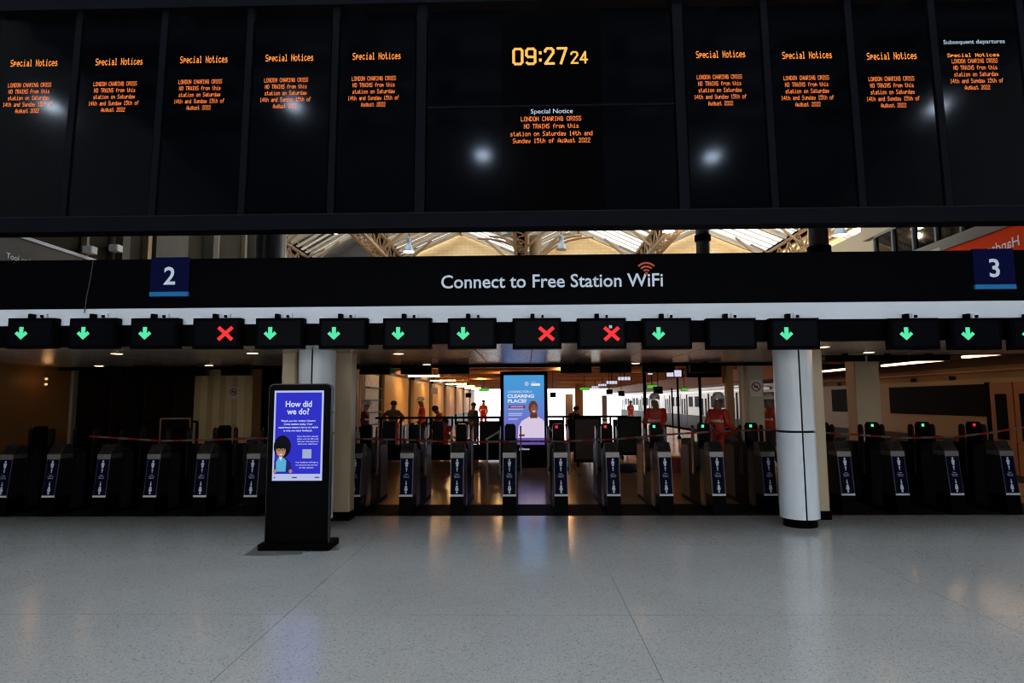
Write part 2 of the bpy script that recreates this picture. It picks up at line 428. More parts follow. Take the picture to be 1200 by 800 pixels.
for i in range(6):
    for j in range(7): link('pane', pane, roofc, (-14.55+i*5.0, -8.05+j*2.1, 13.3))
struct(MB().box(-14.8, 15.8, 6.65, 7.2, 13, 13.3).build('ceiling_front', M['hallroof']))

# ------------------------------------------------------------------ departure board (hung, leaning back slightly)
TILT = math.radians(-1.65)
bx0, bz0 = onY(600, 258, BY-0.05)
P0 = Vector((0, BY-0.05, bz0)); VU = Vector((0, -math.sin(TILT), math.cos(TILT))); VN = Vector((0, math.cos(TILT), math.sin(TILT)))
def bp(px, py):
    d = ray(px, py); o = Vector((0, 0, H)); t = (P0-o).dot(VN)/d.dot(VN); q = o+d*t-P0
    return q.x, q.dot(VU)
board = thing('departure_board', 'long black station departure board with amber special notices above the gates', 'departure board', P0)
board.rotation_euler = (TILT, 0, 0)
zb0 = bp(600, 267)[1]; zb1 = bp(600, 249)[1]; zt0 = bp(600, 13.5)[1]; zt1 = bp(600, 6.5)[1]; ztop = bp(600, -60)[1]
U = [bp(x, y)[0] for x, y in ((76, 250), (180, 249), (284, 248.5), (388, 248), (492, 247), (801.5, 235), (907, 235), (1009, 235), (1110, 235))]
pw = (U[4]-U[0])/4
U = [U[0]-2*pw, U[0]-pw] + U + [U[8]+pw*0.985, U[8]+pw*1.97]
bl, br_ = U[0]-0.06, U[-1]+0.06
MB().box(bl, br_, -0.05, 0.16, zb0, zb1-0.012).build('bottom_rail', M['boardframe'], board)
MB().box(bl, br_, -0.055, -0.03, zb1-0.012, zb1).build('ledge_trim', mat('ledge_grey', (0.012, 0.012, 0.013), 0.4, spec=0.1), board)
MB().box(bl, br_, -0.09, 0.16, zt1, ztop).build('top_rail', M['boardframe'], board)
MB().box(bl, br_, .142, .15, zb1-.01, zt0).build('back_panel', M['blackm'], board)  # unseen backing added to block light leaking past the mullions
for i, u in enumerate(U):
    hw = 0.062 if i in (6, 7) else 0.042
    MB().box(u-hw, u+hw, -0.045, 0.14, zb1, zt1).build('mullion', M['boardframe'], board)
NOTICE = ['LONDON CHARING CROSS', 'NO TRAINS from this', 'station on Saturday', '14th and Sunday 15th of', 'August 2022']
CW = 0.0284
def led(panel, txt, u, v, wd, ht, mt):
    o = link('notice_text', ledmesh(txt, wd, ht, mt), panel); o.location = (u, -0.026, v); o['kind'] = 'stuff'
def std_notice(panel, u, vtitle):
    led(panel, 'Special Notices', u, vtitle, 0.617, 0.094, E['amber2'])
    for k, t in enumerate(NOTICE): led(panel, t, u-0.03, vtitle-0.285-k*0.0875, len(t)*CW-0.005, 0.058, E['amber'])
def screen(i, u0, u1, v0, v1, name='screen_panel'):
    return MB().box(u0, u1, -0.022, 0.03, v0, v1, 0.004).build(name, M['boardglass'], board)
panels = {}
ttl = {2: (41.5, 79), 3: (141, 77.5), 4: (240, 75), 5: (340, 73), 6: (442, 71), 8: (843, 69), 9: (943, 70), 10: (1042, 71)}
for i in range(len(U)-1):
    if i == 6: continue
    hw0 = 0.062 if i in (6, 7) else 0.042; hw1 = 0.062 if i+1 in (6, 7) else 0.042
    panels[i] = screen(i, U[i]+hw0+0.016, U[i+1]-hw1-0.016, zb1, zt0)
for i in range(1, 6):
    px, py = {1: (41.5, 79), 2: (141, 77.5), 3: (240, 75), 4: (340, 73), 5: (442, 71)}[i]
    u, v = bp(px, py); std_notice(panels[i], u, v)
for i, (px, py) in {7: (844, 69), 8: (945, 70), 9: (1044, 71)}.items():
    u, v = bp(px, py); std_notice(panels[i], u, v)
u, v = bp(1139, 68); p = panels[10]
o = link('heading_text', textmesh('Subsequent departures', E['panelwhite'], 0.755, 0.058, 0.0, 'C'), p); ua, va = bp(1140, 52.5); o.location = (ua, -0.026, va)
led(p, 'Special Notices', u, v, 0.64, 0.05, E['amber2'])
for k, t in enumerate(NOTICE): led(p, t, u+0.01, v-0.083-k*0.0875, len(t)*CW-0.005, 0.058, E['amber'])
# middle: clock panel above, notice panel below
um0, um1 = U[6]+0.062+0.016, U[7]-0.062-0.016
vm = bp(645, 125)[1]
pc = screen(6, um0, um1, vm+0.012, zt0); pn = screen(6, um0, um1, zb1, vm-0.012)
MB().box(um0, um1, -0.03, 0.02, vm-0.012, vm+0.012).build('divider_rail', M['boardframe'], board)
uc0, uc1 = bp(588, 60)[0], bp(704, 60)[0]
MB().box(uc0, uc1, -0.026, -0.02, bp(640, 123)[1], bp(640, 14)[1]).build('clock_module', mat('clock_module_black', (0.0006, 0.0006, 0.0010), 0.2, spec=0.06), pc)
MB().box(uc0, uc1, -0.026, -0.02, bp(640, 247)[1], bp(640, 128)[1]).build('notice_module', mat('clock_module_black', (0.0006, 0.0006, 0.0010), 0.2, spec=0.06), pn)
DIG = {'0': [[(.12, 0), (.48, 0), (.6, .12), (.6, .88), (.48, 1), (.12, 1), (0, .88), (0, .12), (.12, 0)]], '9': [[(.03, .08), (.14, 0), (.48, 0), (.6, .12), (.6, .88), (.48, 1), (.12, 1), (0, .88), (0, .58), (.12, .46), (.6, .46)]],
       '2': [[(.02, .8), (.05, .9), (.16, 1), (.46, 1), (.58, .88), (.58, .7), (.04, 0), (.62, 0)]], '7': [[(0, 1), (.6, 1), (.22, 0)]], '4': [[(.44, 0), (.44, 1), (0, .3), (.62, .3)]], ':': [[(.1, .2), (.1, .28)], [(.1, .68), (.1, .76)]]}
def clockdigit(ch, u, v, wd, ht, stroke):
    b = MB()
    for pl in DIG[ch]:
        for p_, q_ in zip(pl[:-1], pl[1:]):
            P_ = Vector((p_[0]/.6*wd, 0, p_[1]*ht)); Q_ = Vector((q_[0]/.6*wd, 0, q_[1]*ht)); d_ = (Q_-P_).normalized()*stroke*.4
            n_ = Vector((d_.z, 0, -d_.x)).normalized()*stroke/2
            b.quad(*[tuple(v_) for v_ in (P_-d_-n_, P_-d_+n_, Q_+d_+n_, Q_+d_-n_)])
    o_ = b.build('clock_digit', E['clock'], pc); o_.location = (u, -0.03, v)
z0 = bp(640, 76)[1]; hh_ = bp(640, 58.5)[1]-z0
for ch, px in (('0', 602), ('9', 617), (':', 631.5), ('2', 638.5), ('7', 653.5)):
    clockdigit(ch, bp(px, 70)[0], z0, .108, hh_, .033)
z0 = bp(677, 75.3)[1]; hh_ = bp(677, 62.5)[1]-z0
for ch, px in (('2', 669), ('4', 680)): clockdigit(ch, bp(px, 70)[0], z0, .082, hh_, .023)
o = link('heading_text', textmesh('Special Notice', E['panelwhite'], bp(671, 131)[0]-bp(622, 131)[0], 0.062, 0.0, 'C'), pn); a, b_ = bp(646.5, 134); o.location = (a, -0.029, b_)
for t, px0, px1, py in (('LONDON CHARING CROSS', 610.5, 681, 143), ('NO TRAINS from this', 614, 678, 151.5), ('station on Saturday 14th and', 598, 694, 160.3), ('Sunday 15th of August 2022', 601, 691.5, 168.5)):
    a, v0 = bp((px0+px1)/2, py); wd = bp(px1, py)[0]-bp(px0, py)[0]
    oo = link('notice_text', ledmesh(t, wd, 0.061, E['amber']), pn); oo.location = (a, -0.029, v0); oo['kind'] = 'stuff'
# hangers carrying the board from the concourse roof
for u in (U[1], U[3], U[6], U[7], U[9], U[11]):
    MB().bar((u, 0.08, ztop), (u, 0.08-0.1, 13.2-bz0), 0.08).build('hanger', M['boardframe'], board)

# ------------------------------------------------------------------ sign band, beam and fascia over the gates
XL, XR = -9.2, 9.2
bz_b = onY(600, 357.5, BY)[1]; bz_w = onY(600, 377, BY)[1]
band = thing('sign_band', 'long black overhead sign band reading Connect to Free Station WiFi', 'sign', (0, BY, bz_b))
MB().box(XL, XR, 0, 0.08, 0, bandtop-bz_b).build('panel', M['band'], band)
xw0, zz = onY(517, 336, BY); xw1, _ = onY(777, 336, BY)
o = link('lettering', textmesh('Connect to Free Station WiFi', M['white'], xw1-xw0, 0.168, 0.012, 'L'), band); o.location = (xw0, -0.004, onY(640, 336.5, BY)[1]-bz_b); o.rotation_euler = (0, 0, 0)
xc, zc = onY(757.5, 320.5, BY); zc -= bz_b
ic = MB()
for r in (0.045, 0.088, 0.132):
    n = 12
    for k in range(n):
        a0 = PI/2 - 0.82 + 1.64*k/n; a1 = PI/2 - 0.82 + 1.64*(k+1)/n
        ic.quad(*[(xc+q*math.cos(a), -0.004, zc+q*math.sin(a)) for q, a in ((r-0.011, a1), (r-0.011, a0), (r+0.011, a0), (r+0.011, a1))])
ic.poly([(xc+0.02*math.cos(2*PI*k/10), -0.005, zc-0.0+0.02*math.sin(2*PI*k/10)) for k in range(10)])
ic.build('wifi_symbol', M['red'], band)
beam = struct(MB().box(XL, XR, BY, BY+0.1, bz_w, bz_b).build('trim_1', M['beam']), 'pale grey painted beam under the black sign band')
struct(MB().box(XL, XR, BY+0.005, BY+0.1, CZ, bz_w).build('trim_2', M['blackm']), 'black fascia strip behind the gate displays')
def numsign(txt, px, py0, py1, wpx, label):
    cx = onY(px, (py0+py1)/2, BY)[0]; z1 = onY(px, py0, BY)[1]; z0 = onY(px, py1, BY)[1]; hw = wpx/2*BY/F
    t = thing('number_sign', label, 'sign', (cx, BY, z0))
    MB().box(-hw, hw, -0.03, -0.001, 0.055, z1-z0).build('plate', M['navy'], t)
    MB().box(-hw, hw, -0.034, -0.001, 0.0, 0.055).build('stripe', M['cyan'], t)
    o = link('numeral', textmesh(txt, M['white'], None, 0.225, 0.018, 'C'), t); o.location = (0, -0.033, 0.15)
numsign('2', 200.5, 302, 347.5, 47, 'navy number two sign below the dark wall at the left end of the band')
numsign('3', 1163, 292, 339, 47, 'navy number three sign below the red hoarding at the right end of the band')
cx, cz = onY(110, 306, BY); c2 = onY(100, 362, BY)
tag(MB().tube([(cx, BY-0.012, bandtop), (cx-0.01, BY-0.02, bandtop-0.2), (c2[0]+0.02, BY-0.015, c2[1]+0.15), (c2[0], BY-0.012, c2[1]-0.05)], 0.006, 6).build('hanging_cable', mat('cable_grey', (0.04, 0.036, 0.033), 0.6)), 'thin grey cable hanging down the black band left of number 2', 'cable')

# ------------------------------------------------------------------ gate displays
arrow = [(-0.024, 0.075), (0.024, 0.075), (0.024, -0.005), (0.05, 0.022), (0.078, -0.006), (0.0, -0.078), (-0.078, -0.006), (-0.05, 0.022), (-0.024, -0.005)]
DISP = [(36.5, 'g', 'first from the left edge'), (109, 'g', 'under the hanging cable, second from the left edge'), (181, 'g', 'below the number 2 sign, left of the red cross display'), (254, 'x', 'the only red cross one left of the feedback kiosk'),
        (327.5, 'g', 'above the feedback kiosk, right of the lone red cross'), (402, 'g', 'just right of the feedback kiosk and grey column'), (477, 'g', 'two places left of the paired red crosses, over the far piers'), (553, 'g', 'next left of the two red cross displays'),
        (629, 'x', 'above the advert screen, left one of two neighbouring crosses'), (705, 'x', 'right one of two neighbouring crosses, scrap of tape on it'), (781.5, 'g', 'between red cross display and blank display'), (857, 'b', 'the only blank one in the row'),
        (931, 'g', 'in front of the white column top'), (1071, 'g', 'first right of the white column'), (1143, 'g', 'below the number 3 sign'), (1214, 'g', 'cut off by the right edge')]
dz1 = 0.37
for px, st, where in DISP:
    cx, zt = onY(px, 372.5, DY)
    word = {'g': 'green arrow', 'x': 'red cross', 'b': 'dark empty screen'}[st]
    t = thing('gate_display', f'gate display, {word}, {where}', 'display', (cx, DY, zt-dz1), 0, 'overhead gate displays')
    hw = 0.292
    MB().box(-hw, hw, 0.0, BY-DY-0.001, 0.0, dz1, 0.012).build('case', M['blackm'], t)
    MB().box(-hw+0.035, hw-0.035, -0.004, 0.0, 0.04, dz1-0.035).build('screen', M['screenoff'], t)
    if st == 'g':
        b = MB(); b.prism([(x-0.105, z+0.185) for x, z in arrow][::-1], -0.010, -0.0045, 'y'); b.build('arrow_symbol', E['green'], t)
    if st == 'x':
        b = MB()
        for s in (1, -1):
            b.bar((0.115-0.085, -0.0075-0.001*s, 0.18-0.075*s), (0.115+0.085, -0.0075-0.001*s, 0.18+0.075*s), 0.004, 0.042)
        b.build('cross_symbol', E['redx'], t)
    MB().box(-0.075, -0.025, 0.03, BY-DY-0.002, dz1, dz1+0.058, 0.01).build('cable_gland', M['blackm'], t)
    sk = MB().box(0.035, 0.115, BY-DY-0.03, BY-DY-0.002, dz1+0.005, dz1+0.07).build('power_socket', M['beam'], t)
    MB().box(0.058, 0.083, BY-DY-0.06, BY-DY-0.03, dz1+0.015, dz1+0.045).build('plug', M['blackm'], sk)
    if px == 705:
        MB().box(0.085, 0.12, -0.014, -0.011, 0.245, 0.28).build('tape_scrap', M['beam'], t)

# ------------------------------------------------------------------ canopy over the gates
cpz = CZ
ceil = struct(MB().box(XL, XS, BY+0.1, CE, cpz+0.02, bandtop).box(XS, XR, BY+.1, CER, cpz+.02, bandtop).build('ceiling', M['blackm']), 'metal panel ceiling of the canopy over the gates')
cp = MB().box(0.006, 0.769, BY+0.1, CE-0.01, cpz, cpz+0.02).mesh('ceiling_panel', M['ceilpanel'])
n = int((XR-XL)/0.775)
cpr = MB().box(0.006, 0.769, BY+0.1, CER-0.01, cpz, cpz+0.02).mesh('ceiling_panel', M['ceilpanel'])
for i in range(n): link('ceiling_panel', cpr if XL+(i+1)*.775 > XS+.1 else cp, ceil, (XL+i*0.775, 0, 0))
def downlight(x, y, z, label, r=0.07, m=None):
    t = thing('downlight', label, 'ceiling light', (x, y, z))
    MB().lathe([(r+0.02, -0.012), (r+0.02, 0.0), (r, 0.0), (r, -0.012)], 14).build('ring', M['steel'], t)
    MB().lathe([(0.001, -0.014), (r, -0.014), (r, -0.002), (0.001, -0.002)], 14).build('lens', m or E['down'], t)
for px, py, wh in ((137, 413.5, 'below the third gate display from the left'), (116, 428, 'at the dark left back of the canopy'), (245, 427.5, 'above the cream pier on the left'), (296, 413, 'left of the feedback kiosk'), (467, 413.5, 'below the seventh gate display'), (500, 426.5, 'near the tall brown piers'),
                   (745, 432, 'right of the red cross displays'), (1018, 412, 'right of the white column'), (1125, 403, 'below the number 3 sign'), (965, 405.5, 'touching the white column edge')):
    d = ray(px, py); tt = (cpz-H)/d.z
    yy = min(d.y*tt, (CER if px > 940 else CE)-0.2); tt = yy/d.y
    downlight(d.x*tt, yy, cpz, f'small round warm downlight in canopy ceiling, {wh}')
# rear displays hanging under the back edge of the canopy
REAR = [(128, 'at the dark left, first one'), (176, 'second one left of the cream pier'), (226, 'over the left edge of the cream pier'), (278, 'over the right half of the cream pier'), (440, 'over the first brown pier'), (488, 'over the red-vested worker'), (532, 'next left of the advert screen'),
        (675, 'next right of the advert screen'), (721, 'over the green poster board'), (770, 'over the leaning worker'), (826, 'over the orange-jacketed worker'), (991, 'first right of the white column'), (1041, 'second right of the white column'), (1090, 'third right of the white column')]
for px, wh in REAR:
    Y = (CER if px > 940 else CE)-0.3; xx = xat(px, Y, 432)
    t = thing('rear_display', f'black display hanging under the canopy back edge, {wh}', 'display', (xx, Y, cpz), 0, 'rear gate displays')
    lo_ = -.115 if px > 940 else -.19
    MB().box(-0.285, 0.285, -0.06, 0.06, lo_, -0.03, 0.01).build('case', M['blackm'], t)
    MB().box(-0.04, 0.04, -0.03, 0.03, -0.03, 0.0).build('bracket', M['blackm'], t)
    MB().box(-0.25, 0.25, 0.06, 0.064, lo_+.02, -0.05).build('screen', M['screenoff'], t)
MB_back = MB().box(XL, XS, CE-0.03, CE, cpz-0.06, cpz+0.02).box(XS, XR, CER-0.03, CER, cpz-0.01, cpz+0.02)
struct(MB_back.build('trim_3', M['blackm']), 'black back edge of the canopy')

# ------------------------------------------------------------------ columns
def round_column(px, py, label, seam_ang):
    X, Y = onZ(px, py); r = 0.245; Y += r; hh = CZ
    t = thing('round_column', label, 'column', (X, Y, 0))
    MB().lathe([(r*0.86, 0), (r*0.86, 0.11)], 32).build('plinth', M['blackm'], t, True)
    zs = (0.11, 1.23, CZ)
    n = 24; gap = 0.045
    for z0, z1 in ((0.11, 1.217), (1.247, CZ)):
        for half in (0, 1):
            b = MB(); a0 = seam_ang + half*PI + gap; a1 = seam_ang + (half+1)*PI - gap
            pts = [(r*math.cos(a0+(a1-a0)*k/n), r*math.sin(a0+(a1-a0)*k/n)) for k in range(n+1)]
            pin = [(p[0]*0.96, p[1]*0.96) for p in pts][::-1]
            b.prism(pts+pin, z0, z1, 'z'); b.build('cladding_panel', M['column'], t, True)
    MB().lathe([(r*0.9, 0.1), (r*0.9, CZ)], 32).build('core', M['seam'], t, True)
round_column(948, 620, 'white round metal clad column right of centre with black base ring', -PI/2-.07)
round_column(360, 621, 'grey white round column behind the feedback kiosk', -PI/2+.03)
def square_column(pxa, pxb, Y, label, top=None):
    xa, xb = xat(pxa, Y, 500), xat(pxb, Y, 500); top = CZ if top is None else top
    t = thing('square_column', label, 'column', ((xa+xb)/2, Y, 0)); h = (xb-xa)/2
    MB().box(-h, h, 0, 2*h if h > 0.1 else 0.2, 0.12, top, 0.02).build('shaft', M['cream'], t)
    MB().box(-h-0.01, h+0.01, -0.01, (2*h if h > 0.1 else 0.2)+0.01, 0, 0.12).build('base_plinth', M['blackm'], t)
square_column(389.5, 411, 8.75, 'cream square column just right of the feedback kiosk')
square_column(328, 345, 8.75, 'cream square column half hidden behind the feedback kiosk')
square_column(947, 968, 8.75, 'cream square column close behind the white round column')

# ------------------------------------------------------------------ ticket gates
def make_gate(label, loc, ledc, closed=False):
    g = thing('ticket_gate', label, 'ticket gate', loc, 0, 'ticket gates in the gate line')
    w = 0.098; s = 0.11
    MB().prism([(0, 0), (0.35, 0), (0.35, 0.27), (0.27*s, 0.27)], -w, w, 'x').build('front_base', M['blackm'], g)
    MB().prism([(0.27*s, 0.27), (0.35, 0.27), (0.35, 0.83), (0.83*s, 0.83)], -w, w, 'x').build('front_body', M['gatebody'], g)
    MB().prism([(0.27*s-.002, 0.27), (0.27*s+.012, 0.27), (0.83*s+.012, 0.83), (0.83*s-.002, 0.83)], -.094, .094, 'x').build('front_panel', M['steel'], g)
    def sl(z, d=0.0): return z*s-d
    st = MB(); z0, z1 = 0.3, 0.82; ww = .089
    st.quad((-ww, sl(z0, 0.0055), z0), (ww, sl(z0, 0.0055), z0), (ww, sl(z1, 0.0055), z1), (-ww, sl(z1, 0.0055), z1))
    stk = st.build('sticker', M['sticker'], g)
    pk = MB()
    def blob(pts, dy=.0085): pk.poly([(x, sl(z, dy), z) for x, z in pts])
    for zc_, sg in ((0.745, 1), (0.375, -1)):          # figure pictograms
        blob([(-.02, zc_-.01*sg), (-.014, zc_-.05*sg), (.014, zc_-.05*sg), (.02, zc_-.01*sg), (.026, zc_+.0*sg), (.016, zc_+.026*sg), (-.016, zc_+.026*sg), (-.026, zc_)][::sg])
        blob([(.015*math.cos(2*PI*k/8), zc_+.045*sg+.016*math.sin(2*PI*k/8)) for k in range(8)])
    for zc_, sg in ((0.655, 1), (0.465, -1)):          # small arrows
        blob([(-.006, zc_-.03*sg), (.006, zc_-.03*sg), (.006, zc_+.008*sg), (.016, zc_+.008*sg), (0, zc_+.035*sg), (-.016, zc_+.008*sg), (-.006, zc_+.008*sg)][::sg])
    pk.build('pictogram', M['stickwhite'], stk)['kind'] = 'stuff'
    for k, (tx, wd) in enumerate((('Please', .05), ('keep your', .09), ('distance', .08))):
        o = link('sticker_lettering', textmesh(tx, M['stickwhite'], wd, 0.014, 0.01, 'C'), stk); zc_ = 0.585-k*0.023; o.location = (0, sl(zc_, .0095), zc_); o.rotation_euler = (-math.atan(s), 0, 0)
    MB().prism([(sl(.272, .006), .272), (sl(.272, -.001), .272), (sl(.298, -.001), .298), (sl(.298, .006), .298)], -w, w, 'x').build('kick_strip', M['stickwhite'], g)
    MB().prism([(sl(.83, .006), .83), (.35, .83), (.35, .895), (sl(.895, .006), .895)], -w-0.003, w+0.003, 'x').build('collar', M['steel'], g)
    rd = MB().prism([(.098, .895), (.35, .895), (.35, 1.01), (.20, 1.035)], -w, w, 'x').build('reader_head', M['steeldark'], g)
    rs = MB(); n_ = Vector((0, -.14, .102)).normalized()*0.003
    def rp(x, t): return (x, .098+(.20-.098)*t+n_.y, .895+(1.035-.895)*t+n_.z)
    rs.quad(rp(-w+.02, .22), rp(w-.02, .22), rp(w-.02, .9), rp(-w+.02, .9)); rs.build('reader_glass', M['glassdark'], rd)
    MB().prism([(-.102, .06), (.102, .06), (.102, .9), (.06, .955), (-.06, .955), (-.102, .9)], .352, 1.72, 'y').build('cabinet', M['gatebody'], g)
    MB().box(-.11, .11, .34, 1.75, 0, .06).build('plinth', M['blackm'], g)
    for x in (-.105, .105):
        MB().box(min(x, x*0.97), max(x, x*.97)+0, .42, .98, .14, .86).build('side_panel', mat('gate_side_panel', (0.03, 0.024, 0.028), 0.3, metal=0.3, spec=0.25), g)
    MB().box(-.106, .106, .60, 1.28, .06, .975, .03).build('paddle_housing', M['blackm'], g)
    for sx in (-1, 1):
        pts = [(.68, .5), (.80, .5)] + [(.80-.06+.06*math.cos(a*PI/8), 1.2+.06*math.sin(a*PI/8)) for a in range(9)]
        MB().prism(pts, sx*.165-.012, sx*.165+.012, 'x').build('paddle', M['paddle'], g)
        MB().box(min(sx*.1, sx*.16), max(sx*.1, sx*.16), .70, .78, .55, .62).build('paddle_hinge', M['blackm'], g)
        if closed:
            MB().box(min(sx*.106, sx*.372), max(sx*.106, sx*.372), .90, .915, .14, .97).build('closed_flap', M['paddle'], g)
    pod = MB().prism([(-.088, .955), (.088, .955), (.088, 1.25), (.06, 1.295), (-.06, 1.295), (-.088, 1.25)], .66, .76, 'y').build('signal_pod', M['blackgloss'], g)
    if ledc:
        MB().box(-.045, -.005, .652, .66, 1.225, 1.265, 0.004).build('signal_light', E['ledr'] if ledc == 'r' else E['ledg'], pod)
    MB().prism([(1.72, 0.0), (1.86, 0.0), (1.80, .83), (1.74, 1.0), (1.72, 1.0)], -w, w, 'x').build('rear_panel', M['gatebody'], g)
    return g
GATES = [(-2, 0, 'standing leftmost, cut by the photo edge'), (54, 0, 'second from the left edge, in front of orange-brown wall'), (114, 0, 'two places left of the cream pier, third from the left edge'), (173.5, 0, 'next left of the cream pier, fourth from the left edge'), (232.5, 0, 'in front of the left cream pier'), (292, 0, 'touching the feedback kiosk on its left'),
         (413.5, 0, 'first right of the feedback kiosk'), (475, 0, 'second right of the feedback kiosk'), (535, 0, 'third right of the feedback kiosk, left of the advert screen'), (597, 0, 'directly in front of the advert screen left edge'), (658, 'r', 'with red light, next right of the advert screen'), (720, 'r', 'with red light, in front of the right poster board'),
         (782, 'g', 'with green light, third left of the white column'), (844, 'g', 'with green light, second left of the white column'), (905, 'g', 'touching the white column on its left'), (996, 0, 'first right of the white column'), (1060, 'g', 'second right of the white column'), (1124.5, 'g', 'third right of the white column'), (1190, 'r', 'at the right edge of the photo, red light behind')]
for px, lc, wh in GATES:
    make_gate(f'dark ticket gate {wh}', (xat(px, GY, 590), GY, 0), lc, px < 300 or px > 950)

# red and white tape across the gates
tp = []; ty = GY+0.55
for px, py in ((104, 511), (150, 514), (190, 516.5), (250, 515), (300, 513), (345, 514), (413, 514), (475, 515), (535, 518), (597, 517), (658, 517), (720, 514.5), (782, 509), (815, 507), (844, 505), (905, 503.5), (985, 508), (1056, 513), (1118, 512), (1160, 507), (1210, 499)):
    tp.append(Vector((onY(px, py, ty)[0], ty, onY(px, py, ty)[1])))
tape = thing('barrier_tape', 'red and white striped barrier tape strung along the ticket gates', 'tape', (0, ty, 1.0))
acc = 0
for a, b in zip(tp[:-1], tp[1:]):
    L = (b-a).length; k = max(1, round(L/0.16))
    for i in range(k):
        p = a.lerp(b, i/k); q = a.lerp(b, (i+1)/k); acc += 1
        MB().quad((p.x, 0, p.z-1.0-.014), (q.x, 0, q.z-1.0-.014), (q.x, .012, q.z-1.0+.014), (p.x, .012, p.z-1.0+.014)).build('red_stripe' if acc % 2 else 'white_stripe', M['tapered'] if acc % 2 else M['tapewhite'], tape)

# ------------------------------------------------------------------ feedback kiosk
KY = 7.1
kx = xat(349, KY, 560)
kz = lambda py: onY(349, py, KY)[1]
kiosk = thing('feedback_kiosk', 'black freestanding kiosk with lit blue How did we do screen', 'kiosk', (kx, KY, 0))
hw = 0.365; kt = kz(449.5)
MB().box(-.405, .405, -.10, .30, 0, .065, .02).build('base_plate', M['blackm'], kiosk)
prof = [(-hw, .065), (hw, .065), (hw, kt-.05), (hw-.015, kt-.015), (hw-.05, kt), (-hw+.05, kt), (-hw+.015, kt-.015), (-hw, kt-.05)]
MB().prism(prof, 0.006, .085, 'y').build('case_edge', mat('kiosk_edge', (0.05, 0.05, 0.052), 0.35, metal=0.6), kiosk)
MB().prism([(x*0.985, .065+(z-.065)*0.995) for x, z in prof], 0.0, .006, 'y').build('front_glass', M['blackgloss'], kiosk)
sx0 = xat(320.5, KY, 510)-kx; sx1 = xat(378.5, KY, 510)-kx; sz0 = kz(563); sz1 = kz(457.5)
scr = MB().box(sx0, sx1, -.004, 0, sz0, sz1).build('screen', E['kborder'], kiosk)
def sp_(fx, fz): return (sx0+(sx1-sx0)*fx, sz0+(sz1-sz0)*fz)
def spoly(pts, name, mt, par, dy, f=sp_): 
    return MB().poly([(f(*p)[0], dy, f(*p)[1]) for p in pts]).build(name, mt, par)
spoly([(.035, .075), (.965, .075), (.965, .978), (.035, .978)], 'blue_field', E['kblue'], scr, -.006)
def ktext(t, cx, z, hpx, wfrac=None, bold=0.0, mt=E['kwhite']):
    o = link('screen_lettering', textmesh(t, mt, (sx1-sx0)*wfrac if wfrac else None, hpx, bold, 'C'), scr); a, c = sp_(cx, z); o.location = (a, -.0095, c)
ktext('How did', .5, .818, .070, .53, .02); ktext('we do?', .49, .735, .070, .45, .02)
for k, (t, wf) in enumerate((('Thank you for visiting Charing', .70), ('Cross station today. Your', .58), ('experience means a lot to us which', .80), ('is why we value feedback.', .58))):
    ktext(t, .5, .652-k*.036, .021, wf, .02)
for k, (t, wf) in enumerate((('If you have five minutes', .42), ('please scan the QR code', .43), ('with your smart phone to', .43), ('share your experience', .40))):
    ktext(t, .70, .482-k*.028, .016, wf, .01)
for k, (t, wf) in enumerate((('Your feedback will help us', .46), ('to improve the service', .44), ('at this station.', .30))):
    ktext(t, .69, .195-k*.029, .016, wf, .01)
spoly([(.60, .245), (.78, .245), (.78, .345), (.60, .345)], 'pale_square', emit('kiosk_square', (0.42, 0.5, 0.72), 0.8), scr, -.0085)
def ell(cx, cz, rx, rz, n=20, a0=0, a1=2*PI): return [(cx+rx*math.cos(a0+(a1-a0)*k/n), cz+rz*math.sin(a0+(a1-a0)*k/n)) for k in range(n)]
fig = spoly(ell(.19, .375, .175, .125), 'printed_hair', E['khair'], scr, -.0072)
spoly([(.035, .09), (.37, .09), (.40, .12), (.36, .20), (.28, .25), (.10, .25), (.035, .22)], 'printed_jacket', E['knavy'], scr, -.0068)
spoly([(.08, .10), (.27, .10), (.28, .22), (.23, .25), (.11, .25), (.07, .20)], 'printed_vest', E['kvest'], scr, -.0078)
spoly(ell(.165, .33, .095, .072), 'printed_face', E['kface'], scr, -.0084)
spoly([(.13, .262), (.2, .262), (.165, .215)], 'printed_collar', E['kwhite'], scr, -.0086)
spoly([(.06, .352), (.27, .352), (.25, .405), (.16, .42), (.08, .40)], 'printed_fringe', E['khair'], scr, -.0090)
for cx_ in (.125, .21): spoly(ell(cx_, .345, .036, .017, 12), 'printed_glasses', E['khair'], scr, -.0094); spoly(ell(cx_, .345, .026, .011, 12), 'printed_lens', E['kface'], scr, -.0097); spoly(ell(cx_, .345, .009, .006, 8), 'printed_eye', E['khair'], scr, -.0099)
spoly([(.12, .295), (.21, .295), (.165, .278)], 'printed_mouth', E['kwhite'], scr, -.0094)
for cx_ in (.035+.02, .37): spoly(ell(cx_, .105, .035, .022, 10), 'printed_hand', E['kface'], scr, -.0094)
spoly(ell(.05, .035, .02, .012, 10), 'footer_mark', E['kmark'], scr, -.0085)
for xa_, xb_ in ((.40, .50), (.86, .95)): spoly([(xa_, .03), (xb_, .03), (xb_, .042), (xa_, .042)], 'footer_line', E['knavy'], scr, -.0085)
MB().cyl((hw, .04, kz(483)), (hw+.02, .04, kz(483)), .012, 10).build('lock', M['steel'], kiosk)

